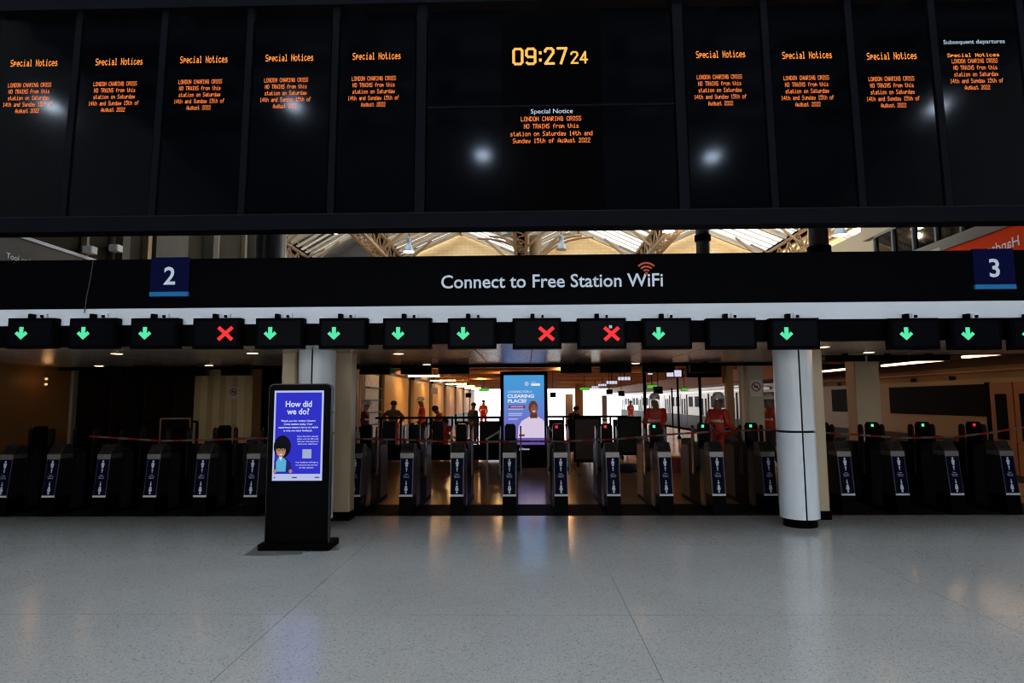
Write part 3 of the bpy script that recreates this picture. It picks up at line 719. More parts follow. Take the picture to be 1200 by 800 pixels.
# ------------------------------------------------------------------ advert totem behind the gates
AY = 15.6
ax0, ax1 = xat(590.5, AY, 490), xat(638, AY, 490); axm = (ax0+ax1)/2
az0 = onY(614, 521, AY)[1]; az1 = onY(614, 439.5, AY)[1]
ad = thing('advert_totem', 'tall black totem with bright blue and violet advert screen beyond gates', 'advert screen', (axm, AY, 0)); ah = (ax1-ax0)/2
MB().box(-ah-.09, ah+.09, 0, .2, 0.0, az1+.1, .02).build('case', M['blackm'], ad)
ads = MB().box(-ah, ah, -.008, 0, az0, az1).build('screen', M['advert'], ad)
def ap(fx, fz): return (-ah+2*ah*fx, az0+(az1-az0)*fz)
def adtext(t, fx, fz, h, wf, bold=0.02, al='L', mt=E['adwhite']):
    o = link('advert_lettering', textmesh(t, mt, 2*ah*wf, h, bold, al), ads); a, c = ap(fx, fz); o.location = (a, -.014, c); o['kind'] = 'stuff'
adtext('LOOKING FOR A', .10, .745, .06, .60, .0); adtext('CLEARING', .09, .675, .085, .66, .035); adtext('PLACE?', .10, .605, .085, .46, .035)
spoly([(.12, .525), (.53, .525), (.53, .565), (.12, .565)], 'red_button', E['adred'], ads, -.011, ap)
spoly([(.17, .538), (.48, .538), (.48, .552), (.17, .552)], 'small_print_line', E['adlilac'], ads, -.013, ap)
for k, (z, x1) in enumerate(((.50, .48), (.44, .46), (.415, .44), (.36, .34))):
    spoly([(.11, z), (x1, z), (x1, z+.016), (.11, z+.016)], 'small_print_line', E['adlilac'], ads, -.011, ap)
spoly(ell(.57, .875, .055, .035, 14), 'crest', E['adlilac'], ads, -.011, ap)
spoly([(.68, .892), (.80, .892), (.80, .905), (.68, .905)], 'small_print_line', E['adlilac'], ads, -.011, ap); spoly([(.68, .845), (.90, .845), (.90, .88), (.68, .88)], 'logo_block', E['adwhite'], ads, -.011, ap)
spoly([(.34, .10), (.36, .26), (.44, .34), (.62, .40), (.84, .40), (.97, .355), (.995, .33), (.995, .10)], 'printed_shirt', E['adtee'], ads, -.012, ap)
spoly([(.645, .38), (.83, .38), (.815, .47), (.655, .47)], 'printed_neck', E['adface'], ads, -.0128, ap)
spoly(ell(.725, .53, .115, .10, 24), 'printed_head', E['adface'], ads, -.0132, ap)
spoly(ell(.74, .51, .08, .065, 20), 'printed_face', E['adface2'], ads, -.0136, ap)
spoly([(.70, .485), (.79, .487), (.745, .465)], 'printed_smile', E['adwhite'], ads, -.014, ap)
for cx_ in (.70, .775): spoly(ell(cx_, .54, .014, .007, 8), 'printed_eye', E['khair'], ads, -.014, ap)
spoly([(.37, .12), (.51, .12), (.51, .15), (.37, .15)], 'shirt_badge', E['adred'], ads, -.014, ap)
o = link('maker_lettering', textmesh('JCDecaux', E['adwhite'], .26, .05, .01, 'C'), ad); o.location = (0, -.004, onY(614, 527, AY)[1])

# ------------------------------------------------------------------ platform building beyond the gates
struct(MB().box(-14.5, 8.4, CE, 62, PC, PC+.3).build('ceiling_platform', M['ceilbrown']), 'low brown platform ceiling with cross beams')
struct(MB().box(8.4, 15.5, CE, 23, PC, PC+.3).build('ceiling_train_side', M['ceilbrown']))
for k in range(20):
    y = 14.5+k*2.4
    struct(MB().box(-5, 8.4, y, y+.28, PC-.16, PC).build('trim_ceiling_beam', M['beambrown']))
for k in range(4):
    y = 13.5+k*2.6
    struct(MB().box(8.4, 15.5, y, y+.28, PC-.14, PC).build('trim_ceiling_beam', M['beambrown']))
struct(MB().box(10.1, 15.5, 23, 72, PC+.1, PC+.4).build('ceiling_train_shade', M['ceilbrown']), 'added roof strip shading the train tracks from daylight')  # added to keep part of the sky light off the train
# left arcade wall along x=-5: cream panels between dark gaps, on a black dado
AX = -5.0
arc = struct(MB().box(AX-.5, AX-.12, 17.7, 62, 0, PC).build('wall_arcade', M['darkwall']), 'dark backing wall of the cream panelled arcade')
segs = [(17.7, 19.0)]; y = 21.8
while y < 61: segs.append((y, min(y+4.45, 62))); y += 5.7
def fluted(name, y0, y1, z0, z1, parent, x):
    n = max(3, int((y1-y0)/0.28)); pts = [(x-.12, y0)]
    for k in range(n*2+1):
        t = k/(n*2); pts.append((x+(.03 if k % 2 else 0.0), y0+(y1-y0)*t))
    pts.append((x-.12, y1))
    return MB().prism(pts, z0, z1, 'z').build(name, M['creamp'], parent)
for a, b in segs:
    fluted('cream_panel', a, b, .72, 2.62, arc, AX)
    MB().box(AX-.12, AX+.04, a, b, 0, .72).build('black_dado', M['blackm'], arc)
    MB().box(AX-.12, AX+.05, a, b, 2.62, 2.74).build('head_rail', M['blackm'], arc)
# lit shop doorway between first and second panels
shop = thing('shop_display', 'white shelved shop display glimpsed between the brown piers', 'shelf', (AX-.1, 20.2, 0))
MB().box(0, .06, -.9, .9, .5, 2.55).build('back_panel', mat('shop_white', (0.5, 0.48, 0.44), 0.5, noise=0.6, nscale=5), shop)
for z in (.9, 1.3, 1.7, 2.1): MB().box(.06, .2, -.9, .9, z, z+.03).build('shelf', M['seam'], shop)
# left part: orange wall, dark panels, cream pier
struct(MB().box(-9.3, -9.0, GY-1.2, 12.0, 0, PC).build('wall_left_orange', M['orangewall']), 'orange-brown wall at the far left behind gates')
struct(MB().box(-9.06, -8.94, 12.0, 12.12, 0, PC).build('trim_left_strip', M['pipe']))
struct(MB().box(-9.3, -9.02, 12.12, 19.2, 0, PC).build('wall_left_dark', M['darkwall']), 'dark brown wall left of the cream pier')
struct(MB().box(-9.3, AX-.12, 19.2, 19.4, 0, PC).build('wall_left_recess', M['darkwall']))
for y in (13.2, 14.4, 15.6): struct(MB().box(-9.02, -8.97, y, y+.06, 0, PC).build('trim_dark_panel_joint', M['seam']))
pier = None
pier = struct(MB().box(-9.02, -7.42, 16.62, 17.2, 0, PC).build('wall_pier', M['creamp']), 'cream fluted pier on the left with a small no-entry notice')
px_ = [(-9.0+.17*k, 16.62-(.03 if k % 2 else .0)) for k in range(10)]
MB().prism(px_+[(-7.42, 16.64), (-9.0, 16.64)], .05, PC-.1, 'z').build('fluted_facing', M['creamp'], pier)
def notice(X, Y, z, label):
    t = thing('prohibition_notice', label, 'sign', (X, Y, z))
    MB().box(-.12, .12, -.008, 0, -.2, .14).build('plate', M['signwhite'], t)
    b = MB(); n = 20
    for k in range(n):
        a, c = 2*PI*k/n, 2*PI*(k+1)/n
        b.quad(*[(q*math.cos(g), -.011, q*math.sin(g)) for q, g in ((.075, c), (.075, a), (.1, a), (.1, c))])
    b.quad((-.07, -.011, .05), (-.05, -.011, .07), (.07, -.011, -.05), (.05, -.011, -.07)); b.build('red_ring', M['ringred'], t)
    MB().box(-.04, .04, -.010, -.008, -.02, .025).build('pictogram', M['seam'], t)
xx, zz = onY(274, 459, 16.58); notice(xx, 16.585, zz, 'small round prohibition notice on the left cream pier')
lamp = thing('wall_lamp', 'small twin wall light glowing on the orange-brown wall at far left', 'wall light', (-9.0, onX(51, 447, -9.0)[0], onX(51, 447, -9.0)[1]))
MB().box(0, .04, -.04, .04, -.09, .09).build('plate', M['steel'], lamp)
for z in (-.05, .05): MB().lathe([(.001, -.025), (.022, -.015), (.028, 0), (.022, .015), (.001, .025)], 10, (.05, 0, z)).build('bulb', emit('wall_bulb', (1, .5, .2), 1.2), lamp)
ll = bpy.data.lights.new('wall_lamp_light', 'POINT'); ll.energy = .7; ll.color = (1, .5, .2); ll.shadow_soft_size = .08
lo = bpy.data.objects.new('wall_lamp_light', ll); col.objects.link(lo); lo.parent = lamp; lo.location = (.25, -.25, 0)
# railings on the left
def rail(x0, x1, y, z, mt, label, legs=2, mid=True, f=1.0):
    t = thing('guard_rail', label, 'railing', ((x0+x1)/2, y, 0)); h = (x1-x0)/2
    MB().bar((-h, 0, z), (h, 0, z), .05*f).build('top_rail', mt, t)
    if mid: MB().bar((-h, 0, z*.62), (h, 0, z*.62), .035*f).build('mid_rail', mt, t)
    for k in range(legs):
        x = -h+2*h*k/(legs-1); MB().bar((x, 0, 0), (x, 0, z), .045*f).build('post', mt, t)
    return t
rail(-8.4, -6.75, 12.6, 1.27, M['blackm'], 'black guard rail in front of the orange-brown wall')
rail(-6.92, -6.35, 11.6, 1.36, M['handrail'], 'tan metal handrail left of the cream pier', 2, True, .5)
rail(-6.8, -6.3, 17.9, 1.3, M['handrail'], 'dark metal rack frame right of the left cream pier', 2)

# stairwell guard in the middle
gr = thing('stair_guard', 'long dark guard rail with solid panels around the stairwell mid platform', 'railing', (0, 17.4, 0))
xa, xb = xat(440, 17.4), xat(588, 17.4)
MB().bar((xa, 0, 1.2), (xb, 0, 1.2), .06).build('top_rail', M['blackm'], gr)
for px in (447, 470, 500, 505, 530, 560, 586):
    x = xat(px, 17.4); MB().bar((x, 0, 0), (x, 0, 1.2), .05).build('post', M['blackm'], gr)
for pa, pb in ((449, 464), (507, 520), (535, 549), (562, 585)):
    MB().box(xat(pa, 17.4), xat(pb, 17.4), -.015, .015, .12, 1.1).build('infill_panel', M['darkwall'], gr)
MB().box(xa, xb, -.03, .03, .02, .45).build('kick_panel', M['blackm'], gr)
sg = MB(); a = xat(569, 16.9), onY(569, 515, 16.9)[1]; b = xat(589, 16.9), onY(589, 503, 16.9)[1]  # bright bars drawn for streaks of light reflected in glass
sg.bar((a[0], 16.9, a[1]), (b[0], 16.9, b[1]), .05); sg.bar((a[0]+.05, 16.9, 0), (a[0]+.05, 16.9, a[1]), .04); sg.bar((b[0]-.05, 16.9, 0), (b[0]-.05, 16.9, b[1]), .04)
tag(sg.build('stair_light_streak', M['steel']), 'sloping bright bar drawn as a light reflection left of the advert screen', 'handrail')
sg = MB(); a = xat(641, 16.9), onY(641, 499, 16.9)[1]; b = xat(650, 16.9), onY(650, 508, 16.9)[1]
sg.bar((a[0], 16.9, a[1]), (b[0], 16.9, b[1]), .05); sg.bar((a[0]+.03, 16.9, 0), (a[0]+.03, 16.9, a[1]), .04); sg.bar((b[0], 16.9, 0), (b[0], 16.9, b[1]), .04)
tag(sg.build('stair_light_streak', M['steel']), 'sloping bright bar drawn as a light reflection right of the advert screen', 'handrail')
gr2 = thing('stair_guard', 'dark guard rail right of the advert screen behind poster boards', 'railing', (0, 19.0, 0))
xa, xb = xat(640, 19), xat(735, 19)
MB().bar((xa, 0, 1.17), (xb, 0, 1.17), .06).build('top_rail', M['blackm'], gr2)
for px in (641, 660, 690, 715, 734): MB().bar((xat(px, 19), 0, 0), (xat(px, 19), 0, 1.17), .05).build('post', M['blackm'], gr2)
for pa, pb in ((643, 659), (664, 688), (718, 733)): MB().box(xat(pa, 19), xat(pb, 19), -.015, .015, .1, 1.08).build('infill_panel', M['darkwall'], gr2)
def poster_board(pa, pb, Y, ztop, mt, label):
    x0, x1 = xat(pa, Y, 510), xat(pb, Y, 510); t = thing('poster_board', label, 'poster stand', ((x0+x1)/2, Y, 0)); h = (x1-x0)/2
    MB().box(-h, h, 0, .06, .1, ztop).build('frame', M['blackm'], t)
    MB().box(-h+.05, h-.05, -.006, 0, .18, ztop-.06).build('poster', mt, t)
    for s in (-1, 1): MB().box(s*(h-.1)-.03, s*(h-.1)+.03, -.15, .25, 0, .1).build('foot', M['blackm'], t)
poster_board(672, 705, 15.8, 1.24, M['poster'], 'brown framed poster board right of the advert screen')
poster_board(724, 752, 17.8, 1.2, M['posterg'], 'dark green framed poster board left of the bending worker')
# blue bag on floor
bag = MB(); bag.lathe([(.05, 0), (.28, .02), (.32, .08), (.22, .17), (.02, .2)], 12)
bo = bag.build('blue_sack', mat('blue_sack', (0.01, 0.02, 0.06), 0.6), None, True, (xat(735, 14.6), 14.6, 0)); tag(bo, 'dark blue sack on the floor below the green poster board', 'bag')
rb_ = MB().box(-.45, .45, -.2, .2, 0, .34, .03).build('red_crate', mat('red_crate', (0.30, 0.02, 0.02), .6), None, False, (xat(800, 14.6), 14.6, 0.0)); tag(rb_, 'low dark red crate on the floor beyond the third gate left of white column', 'crate')

# right hand cream piers, counter and partition
def pier_box(pa, pb, Y, label, mt=M['cream'], d=.5, z0=0, z1=None):
    x0, x1 = xat(pa, Y, 480), xat(pb, Y, 480)
    t = thing('wall_pier', label, 'pillar', ((x0+x1)/2, Y, 0)); h = (x1-x0)/2
    MB().box(-h, h, 0, d, .15, z1 or PC, .015).build('shaft', mt, t); MB().box(-h-.01, h+.01, -.01, d+.01, 0, .15).build('base_plinth', M['blackm'], t)
    return t
pier_box(877, 896, 13.0, 'cream square pier with round prohibition notice left of white column')
xx, zz = onY(886, 453, 12.98); notice(xx, 12.985, zz, 'small round prohibition notice on the pier left of white column')
pier_box(868.5, 873.5, 12.6, 'thin cream post beside the pier left of white column', d=.1)
pier_box(853, 861, 14.2, 'narrow orange-brown post behind the orange-jacketed worker', M['creamp'], .2)
pier_box(1004, 1033, 13.8, 'wide cream pier in front of the near train carriage', M['cream'], .4)
cnt = thing('help_counter', 'orange-brown low counter beside the pier left of white column', 'counter', (xat(860, 13.6), 13.6, 0))
MB().box(-.42, .12, 0, .4, 0, 1.0).build('body', M['orangewall'], cnt); MB().box(-.46, .16, -.04, .44, 1.0, 1.04).build('top', M['blackm'], cnt); MB().box(-.16, -.145, -.008, 0, .05, .98).build('door_joint', M['seam'], cnt)
sc2 = thing('hanging_screen', 'black hanging screen below the ceiling above the orange-jacketed worker', 'screen', (xat(826, 14.5), 14.5, PC))
zlo = onY(826, 442, 14.5)[1]-PC
MB().box(-.4, .4, -.05, .05, zlo, zlo+.42, .01).build('case', M['blackm'], sc2); MB().bar((0, 0, zlo+.42), (0, 0, 0), .05).build('hanger', M['blackm'], sc2)
op = thing('orange_panel', 'upright orange hanging panel right of the black hanging screen', 'panel', (xat(852, 14.4), 14.4, PC))
zlo = onY(852, 449, 14.4)[1]-PC; MB().box(-.09, .09, -.02, .02, zlo, -.05).build('panel', mat('orange_panel', (0.55, 0.14, 0.03), 0.5), op); MB().bar((0, 0, -.05), (0, 0, 0), .03).build('hanger', M['blackm'], op)
# far dark posts along the platform edge
for k, (px, Y) in enumerate(((756, 19.5), (795, 27.0), (821, 21.0), (788, 38.0), (680, 46.0), (675, 51.5))):
    x = xat(px, Y); t = thing('platform_post', f'slim dark platform post, number {k+1} in order of building along the train', 'post', (x, Y, 0), 0, 'platform posts')
    t['label'] = ['slim black post left of the bending worker', 'dark platform post before the far white train doors', 'dark post left of the orange-jacketed worker', 'thin dark post deep on the platform beside the train', 'brown post near the bright platform end', 'most distant dark post at the bright platform end'][k]
    MB().cyl((0, 0, 0), (0, 0, PC), .05, 10).build('shaft', M['blackm'], t, True); MB().cyl((0, 0, 0), (0, 0, .1), .09, 10).build('foot', M['blackm'], t, True)

for k, (pa, pb, Y, ht, mt) in enumerate(((663, 671.5, 48.0, 2.2, mat('grey_cabinet', (0.22, 0.20, 0.18), .5)), (674.5, 683.5, 44.0, PC, M['beambrown']), (706, 711.5, 52.0, 2.1, mat('grey_cabinet', (0.22, 0.20, 0.18), .5)))):
    x0_, x1_ = xat(pa, Y), xat(pb, Y); h_ = (x1_-x0_)/2
    t = thing('platform_cabinet', ['grey equipment cabinet against the bright platform end', 'wide brown pillar dividing the bright platform end', 'slim grey cabinet beside the far train front'][k], 'cabinet', ((x0_+x1_)/2, Y, 0))
    MB().box(-h_, h_, 0, .5, .1, ht, .02).build('body', mt, t); MB().box(-h_, h_, 0.02, .48, 0, .1).build('plinth', M['blackm'], t); MB().box(-h_*.8, h_*.8, -.01, 0, .3, ht-.2).build('front_door', mt, t)
# ------------------------------------------------------------------ lamps on the platforms
def tube_lamp(x, y0, y1, z, label, zc=PC, along='y', m=E['tube']):
    t = thing('tube_lamp', label, 'ceiling light', (x, (y0+y1)/2, zc)); h = abs(y1-y0)/2
    if along == 'y':
        MB().box(-.09, .09, -h, h, z-zc+.05, z-zc+.11).build('housing', M['blackm'], t); MB().box(-.06, .06, -h, h, z-zc, z-zc+.05).build('diffuser', m, t)
    else:
        MB().box(-h, h, -.13, .13, z-zc+.05, z-zc+.11).build('housing', M['pipe'], t); MB().box(-h, h, -.10, .10, z-zc, z-zc+.05).build('diffuser', m, t)
    for s in (-.8, .8):
        p = (0, s*h) if along == 'y' else (s*h, 0)
        MB().bar((p[0], p[1], z-zc+.11), (p[0], p[1], 0), .02).build('hanger', M['blackm'], t)
    if along == 'x':
        pts = [(-.95*math.cos(a/8*PI), -.28+.24*math.sin(a/8*PI)) for a in range(9)]; pts += [(x_, z_+.02) for x_, z_ in pts[::-1]]
        MB().prism(pts, -.9, .9, 'y').build('hood', mat('lamp_hood_glow', (0.70, 0.42, 0.16), 0.45), t)  # orange glow of the lamp put into the hood colour
LZ = 2.62
for k, (pa, pb, ya, yb) in enumerate(((965, 1005, 436, 432), (1035, 1108, 429, 423), (1130, 1205, 419, 413))):
    X = 9.6; Y0, z0 = onX(pa, ya, X); Y1, z1 = onX(pb, yb, X)
    tube_lamp(X, Y0, Y1, (z0+z1)/2, ['short bright tube lamp just right of the white column', 'long bright tube lamp above the near train windows', 'long bright tube lamp at the right edge above the train'][k])
for k in range(6):
    y = 24.2+k*5.7
    tube_lamp(-4.0, y-.6, y+.6, 2.64, f'warm ceiling lamp over the brown piers, {["first", "second", "third", "fourth", "fifth", "sixth"][k]} from the front', along='x', m=E['warm'])
for k, y in enumerate((32, 40, 47, 54)):
    for X, s in ((3.0, 'left row'), (4.7, 'right row')):
        downlight(X, y, PC, f'far round platform downlight, {s}, {["first", "second", "third", "fourth"][k]} from the front', .16, E['plat'])
for k, (x, y) in enumerate(((-2.5, 19.5), (1.5, 24.0), (5.5, 18.6), (-2.4, 33.5), (-1.0, 26.0), (5.0, 25.0))):  # downlights added to warm and brighten the platform floor
    downlight(x, y, PC, f'added round downlight brightening the platform floor, {["above the stairwell guard", "straight beyond the advert totem", "above the orange-jacketed worker", "deep along the brown piers", "deep left of the advert totem", "deep above the mid platform"][k]}', .2, E['plat'])
# hanging indicators
for k, (px, py, wpx, Y) in enumerate(((731.5, 443.5, 16, 21), (717, 448, 14, 26), (706, 451, 11, 32), (697.5, 453.5, 9, 38), (790, 437.5, 20, 15.5), (762, 438, 7, 17.0))):
    x, z = onY(px, py, Y); h = wpx/2*Y/F
    t = thing('platform_indicator', ['lit hanging indicator, largest of the row right of advert', 'lit hanging indicator, second of the row right of advert', 'lit hanging indicator, third of the row right of advert', 'smallest lit hanging indicator at the row end', 'pale rounded lit sign hanging under the canopy edge left of black screen', 'narrow lit sign hanging left of the pale rounded sign'][k], 'indicator', (x, Y, PC))
    hh = h*.32 if k != 4 else h*.5; zc_ = z-PC
    MB().box(-h, h, -.04, .04, zc_-hh, zc_+hh, .01).build('case', M['blackm'], t); MB().bar((0, 0, zc_+hh), (0, 0, 0), .04).build('hanger', M['blackm'], t)
    nn = 4 if k < 4 else (2 if k == 4 else 1)
    for q in range(nn):
        xa = -h*.92+2*h*.92*q/nn; xb = xa+2*h*.92/nn*.86
        MB().box(xa, xb, -.046, -.04, zc_-hh*.75, zc_+hh*.75).build('lit_panel', E['indicator'], t)
for k, (px, py, wpx, Y) in enumerate(((567, 456.5, 12, 30), (685, 455.5, 12, 30), (764, 453, 13, 22), (802, 456, 8, 30))):
    x, z = onY(px, py, Y); h = wpx/2*Y/F; t = thing('exit_sign', ['green exit sign hanging left of the advert screen', 'green exit sign hanging right of the advert screen', 'green exit sign above the bending worker', 'small green exit sign in front of the far train'][k], 'exit sign', (x, Y, PC))
    MB().box(-h, h, -.03, .03, z-PC-.07, z-PC+.07).build('case', M['seam'], t); MB().box(-h+.02, h-.02, -.036, -.03, z-PC-.055, z-PC+.055).build('lit_face', E['exit'], t); MB().bar((0, 0, z-PC+.07), (0, 0, 0), .03).build('hanger', M['blackm'], t)
for k, (px, py, Y) in enumerate(((509, 458, 21), (549, 463, 27), (648, 462.5, 26), (714, 459, 24), (728, 461, 24), (771, 457, 17))):
    x, z = onY(px, py, Y); t = thing('hanging_monitor', ['white faced small monitor hanging by the brown piers', 'dark small monitor hanging left of the advert screen', 'dark box hanging right of the advert screen', 'dark monitor hanging before the bright platform end', 'reddish-dark monitor hanging beside the far train front', 'dome camera box hanging above the bending worker'][k], 'monitor', (x, Y, PC))
    MB().box(-.12, .12, -.08, .08, z-PC-.1, z-PC+.1, .02).build('case', M['blackm'] if k else M['signwhite'], t); MB().box(-.1, .1, -.086, -.08, z-PC-.08, z-PC+.08).build('screen', M['screenoff'] if k else M['helmet'], t); MB().bar((0, 0, z-PC+.1), (0, 0, 0), .02).build('hanger', M['blackm'], t)

# ------------------------------------------------------------------ train along the right platform
TX = 10.5
def carriage(y0, y1, label, cab=False, doors=None, wins=None):
    t = thing('train_carriage', label, 'train', (TX, y0, -1.1)); L = y1-y0; o = 1.1
    end = L-(1.2 if cab else 0)
    MB().prism([(0, .55), (0, 1.0), (0.0, 3.2), (.12, 3.5), (2.7, 3.5), (2.8, 3.2), (2.8, .55)], 0, end, 'y').build('body', M['trainshaded'] if y0 < 20 else M['trainwhite'], t)
    if cab:
        b = MB(); n = 6
        ring = lambda s, y: [(1.4+(x-1.4)*s, y, .55+(z-.55)*(s*.6+.4)) for x, z in ((0, .55), (0, 2.2), (0, 3.2), (.12, 3.5), (2.7, 3.5), (2.8, 3.2), (2.8, 2.2), (2.8, .55))]
        R = [ring(math.sqrt(max(0.04, 1-(k/n*.92)**2)), end+1.2*k/n) for k in range(n+1)]
        base = 0
        for r_ in R: b.v += r_
        for k in range(n):
            for i in range(8): b.f.append((k*8+i, k*8+(i+1) % 8, (k+1)*8+(i+1) % 8, (k+1)*8+i))
        b.f.append(tuple(n*8+i for i in range(8))); b.build('cab_nose', M['trainshaded'], t, True)
    MB().prism([(.05, 3.5), (.5, 3.72), (2.3, 3.72), (2.75, 3.5)], 0, end, 'y').build('roof', M['trainroof'], t)
    MB().box(-.02, 0, 0, end, 3.36, 3.4).build('gutter', mat('train_gutter', (0.25, 0.06, 0.03), .5), t)
    MB().box(.1, 2.7, 0, end, .15, .55).build('underframe', M['trainskirt'], t)
    MB().box(-.034, 0, 0, end, .97, 1.82).build('skirt_band', M['trainskirt'], t)
    doors = doors or (L*.14, L*.38, L*.62, L*.86); spans = [(a_+.95, b_-.95) for a_, b_ in zip(doors[:-1], doors[1:])]
    for d in doors:
        for s in (-1, 1):
            a, b = sorted((d+s*.02, d+s*.66))
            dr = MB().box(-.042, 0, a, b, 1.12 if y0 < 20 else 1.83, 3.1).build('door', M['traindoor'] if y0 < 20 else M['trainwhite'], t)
            MB().box(-.048, -.042, a+.17, b-.14, 1.85, 2.85).build('door_window', M['trainglass'], dr)
        for s in (-1, 1): MB().box(-.035, 0, min(d+s*.68, d+s*.82), max(d+s*.68, d+s*.82), 1.12, 3.12).build('door_post', M['blackm'], t)
    for a, b in spans:
        if wins: break
        k = max(1, round((b-a)/1.7)); wl = (b-a)/k
        for i in range(k): MB().box(-.015, 0, a+i*wl+.25, a+(i+1)*wl-.25, 2.34, 2.98).build('window', M['trainglass'], t)
    for a, b in wins or ():
        MB().box(-.015, 0, a, b, 2.34, 3.08).build('window', M['trainglass'], t)
        for f in (.3, .7): MB().box(-.02, 0, a+(b-a)*f-.1, a+(b-a)*f+.1, 3.2, 3.3).build('vent', M['blackm'], t)
    for yb in (2.5, L-2.8):
        MB().box(.4, 2.4, yb-1.1, yb+1.1, .02, .4).build('bogie', M['blackm'], t)
        for dy in (-.85, .85):
            for x in (.5, 2.3): MB().cyl((x-.06, yb+dy, .28), (x+.06, yb+dy, .28), .38, 14).build('wheel', M['seam'], t, True)
    return t
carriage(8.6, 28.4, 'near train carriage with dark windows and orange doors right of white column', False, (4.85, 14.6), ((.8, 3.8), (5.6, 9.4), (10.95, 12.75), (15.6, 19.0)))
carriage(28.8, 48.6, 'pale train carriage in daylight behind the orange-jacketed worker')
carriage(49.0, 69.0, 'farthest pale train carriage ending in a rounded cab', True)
struct(MB().box(8.25, 8.45, 20.5, 62, 2.36, PC+.3).build('trim_platform_fascia', M['beambrown']), 'brown fascia beam along the platform edge above the train')
struct(MB().box(8.9, 9.6, 12.5, 62, -1.2, -.002).build('wall_platform_edge', M['concrete']))
struct(MB().box(15.5, 15.8, GY, 70, -1.2, 5.5).build('wall_right_far', M['hallback']))

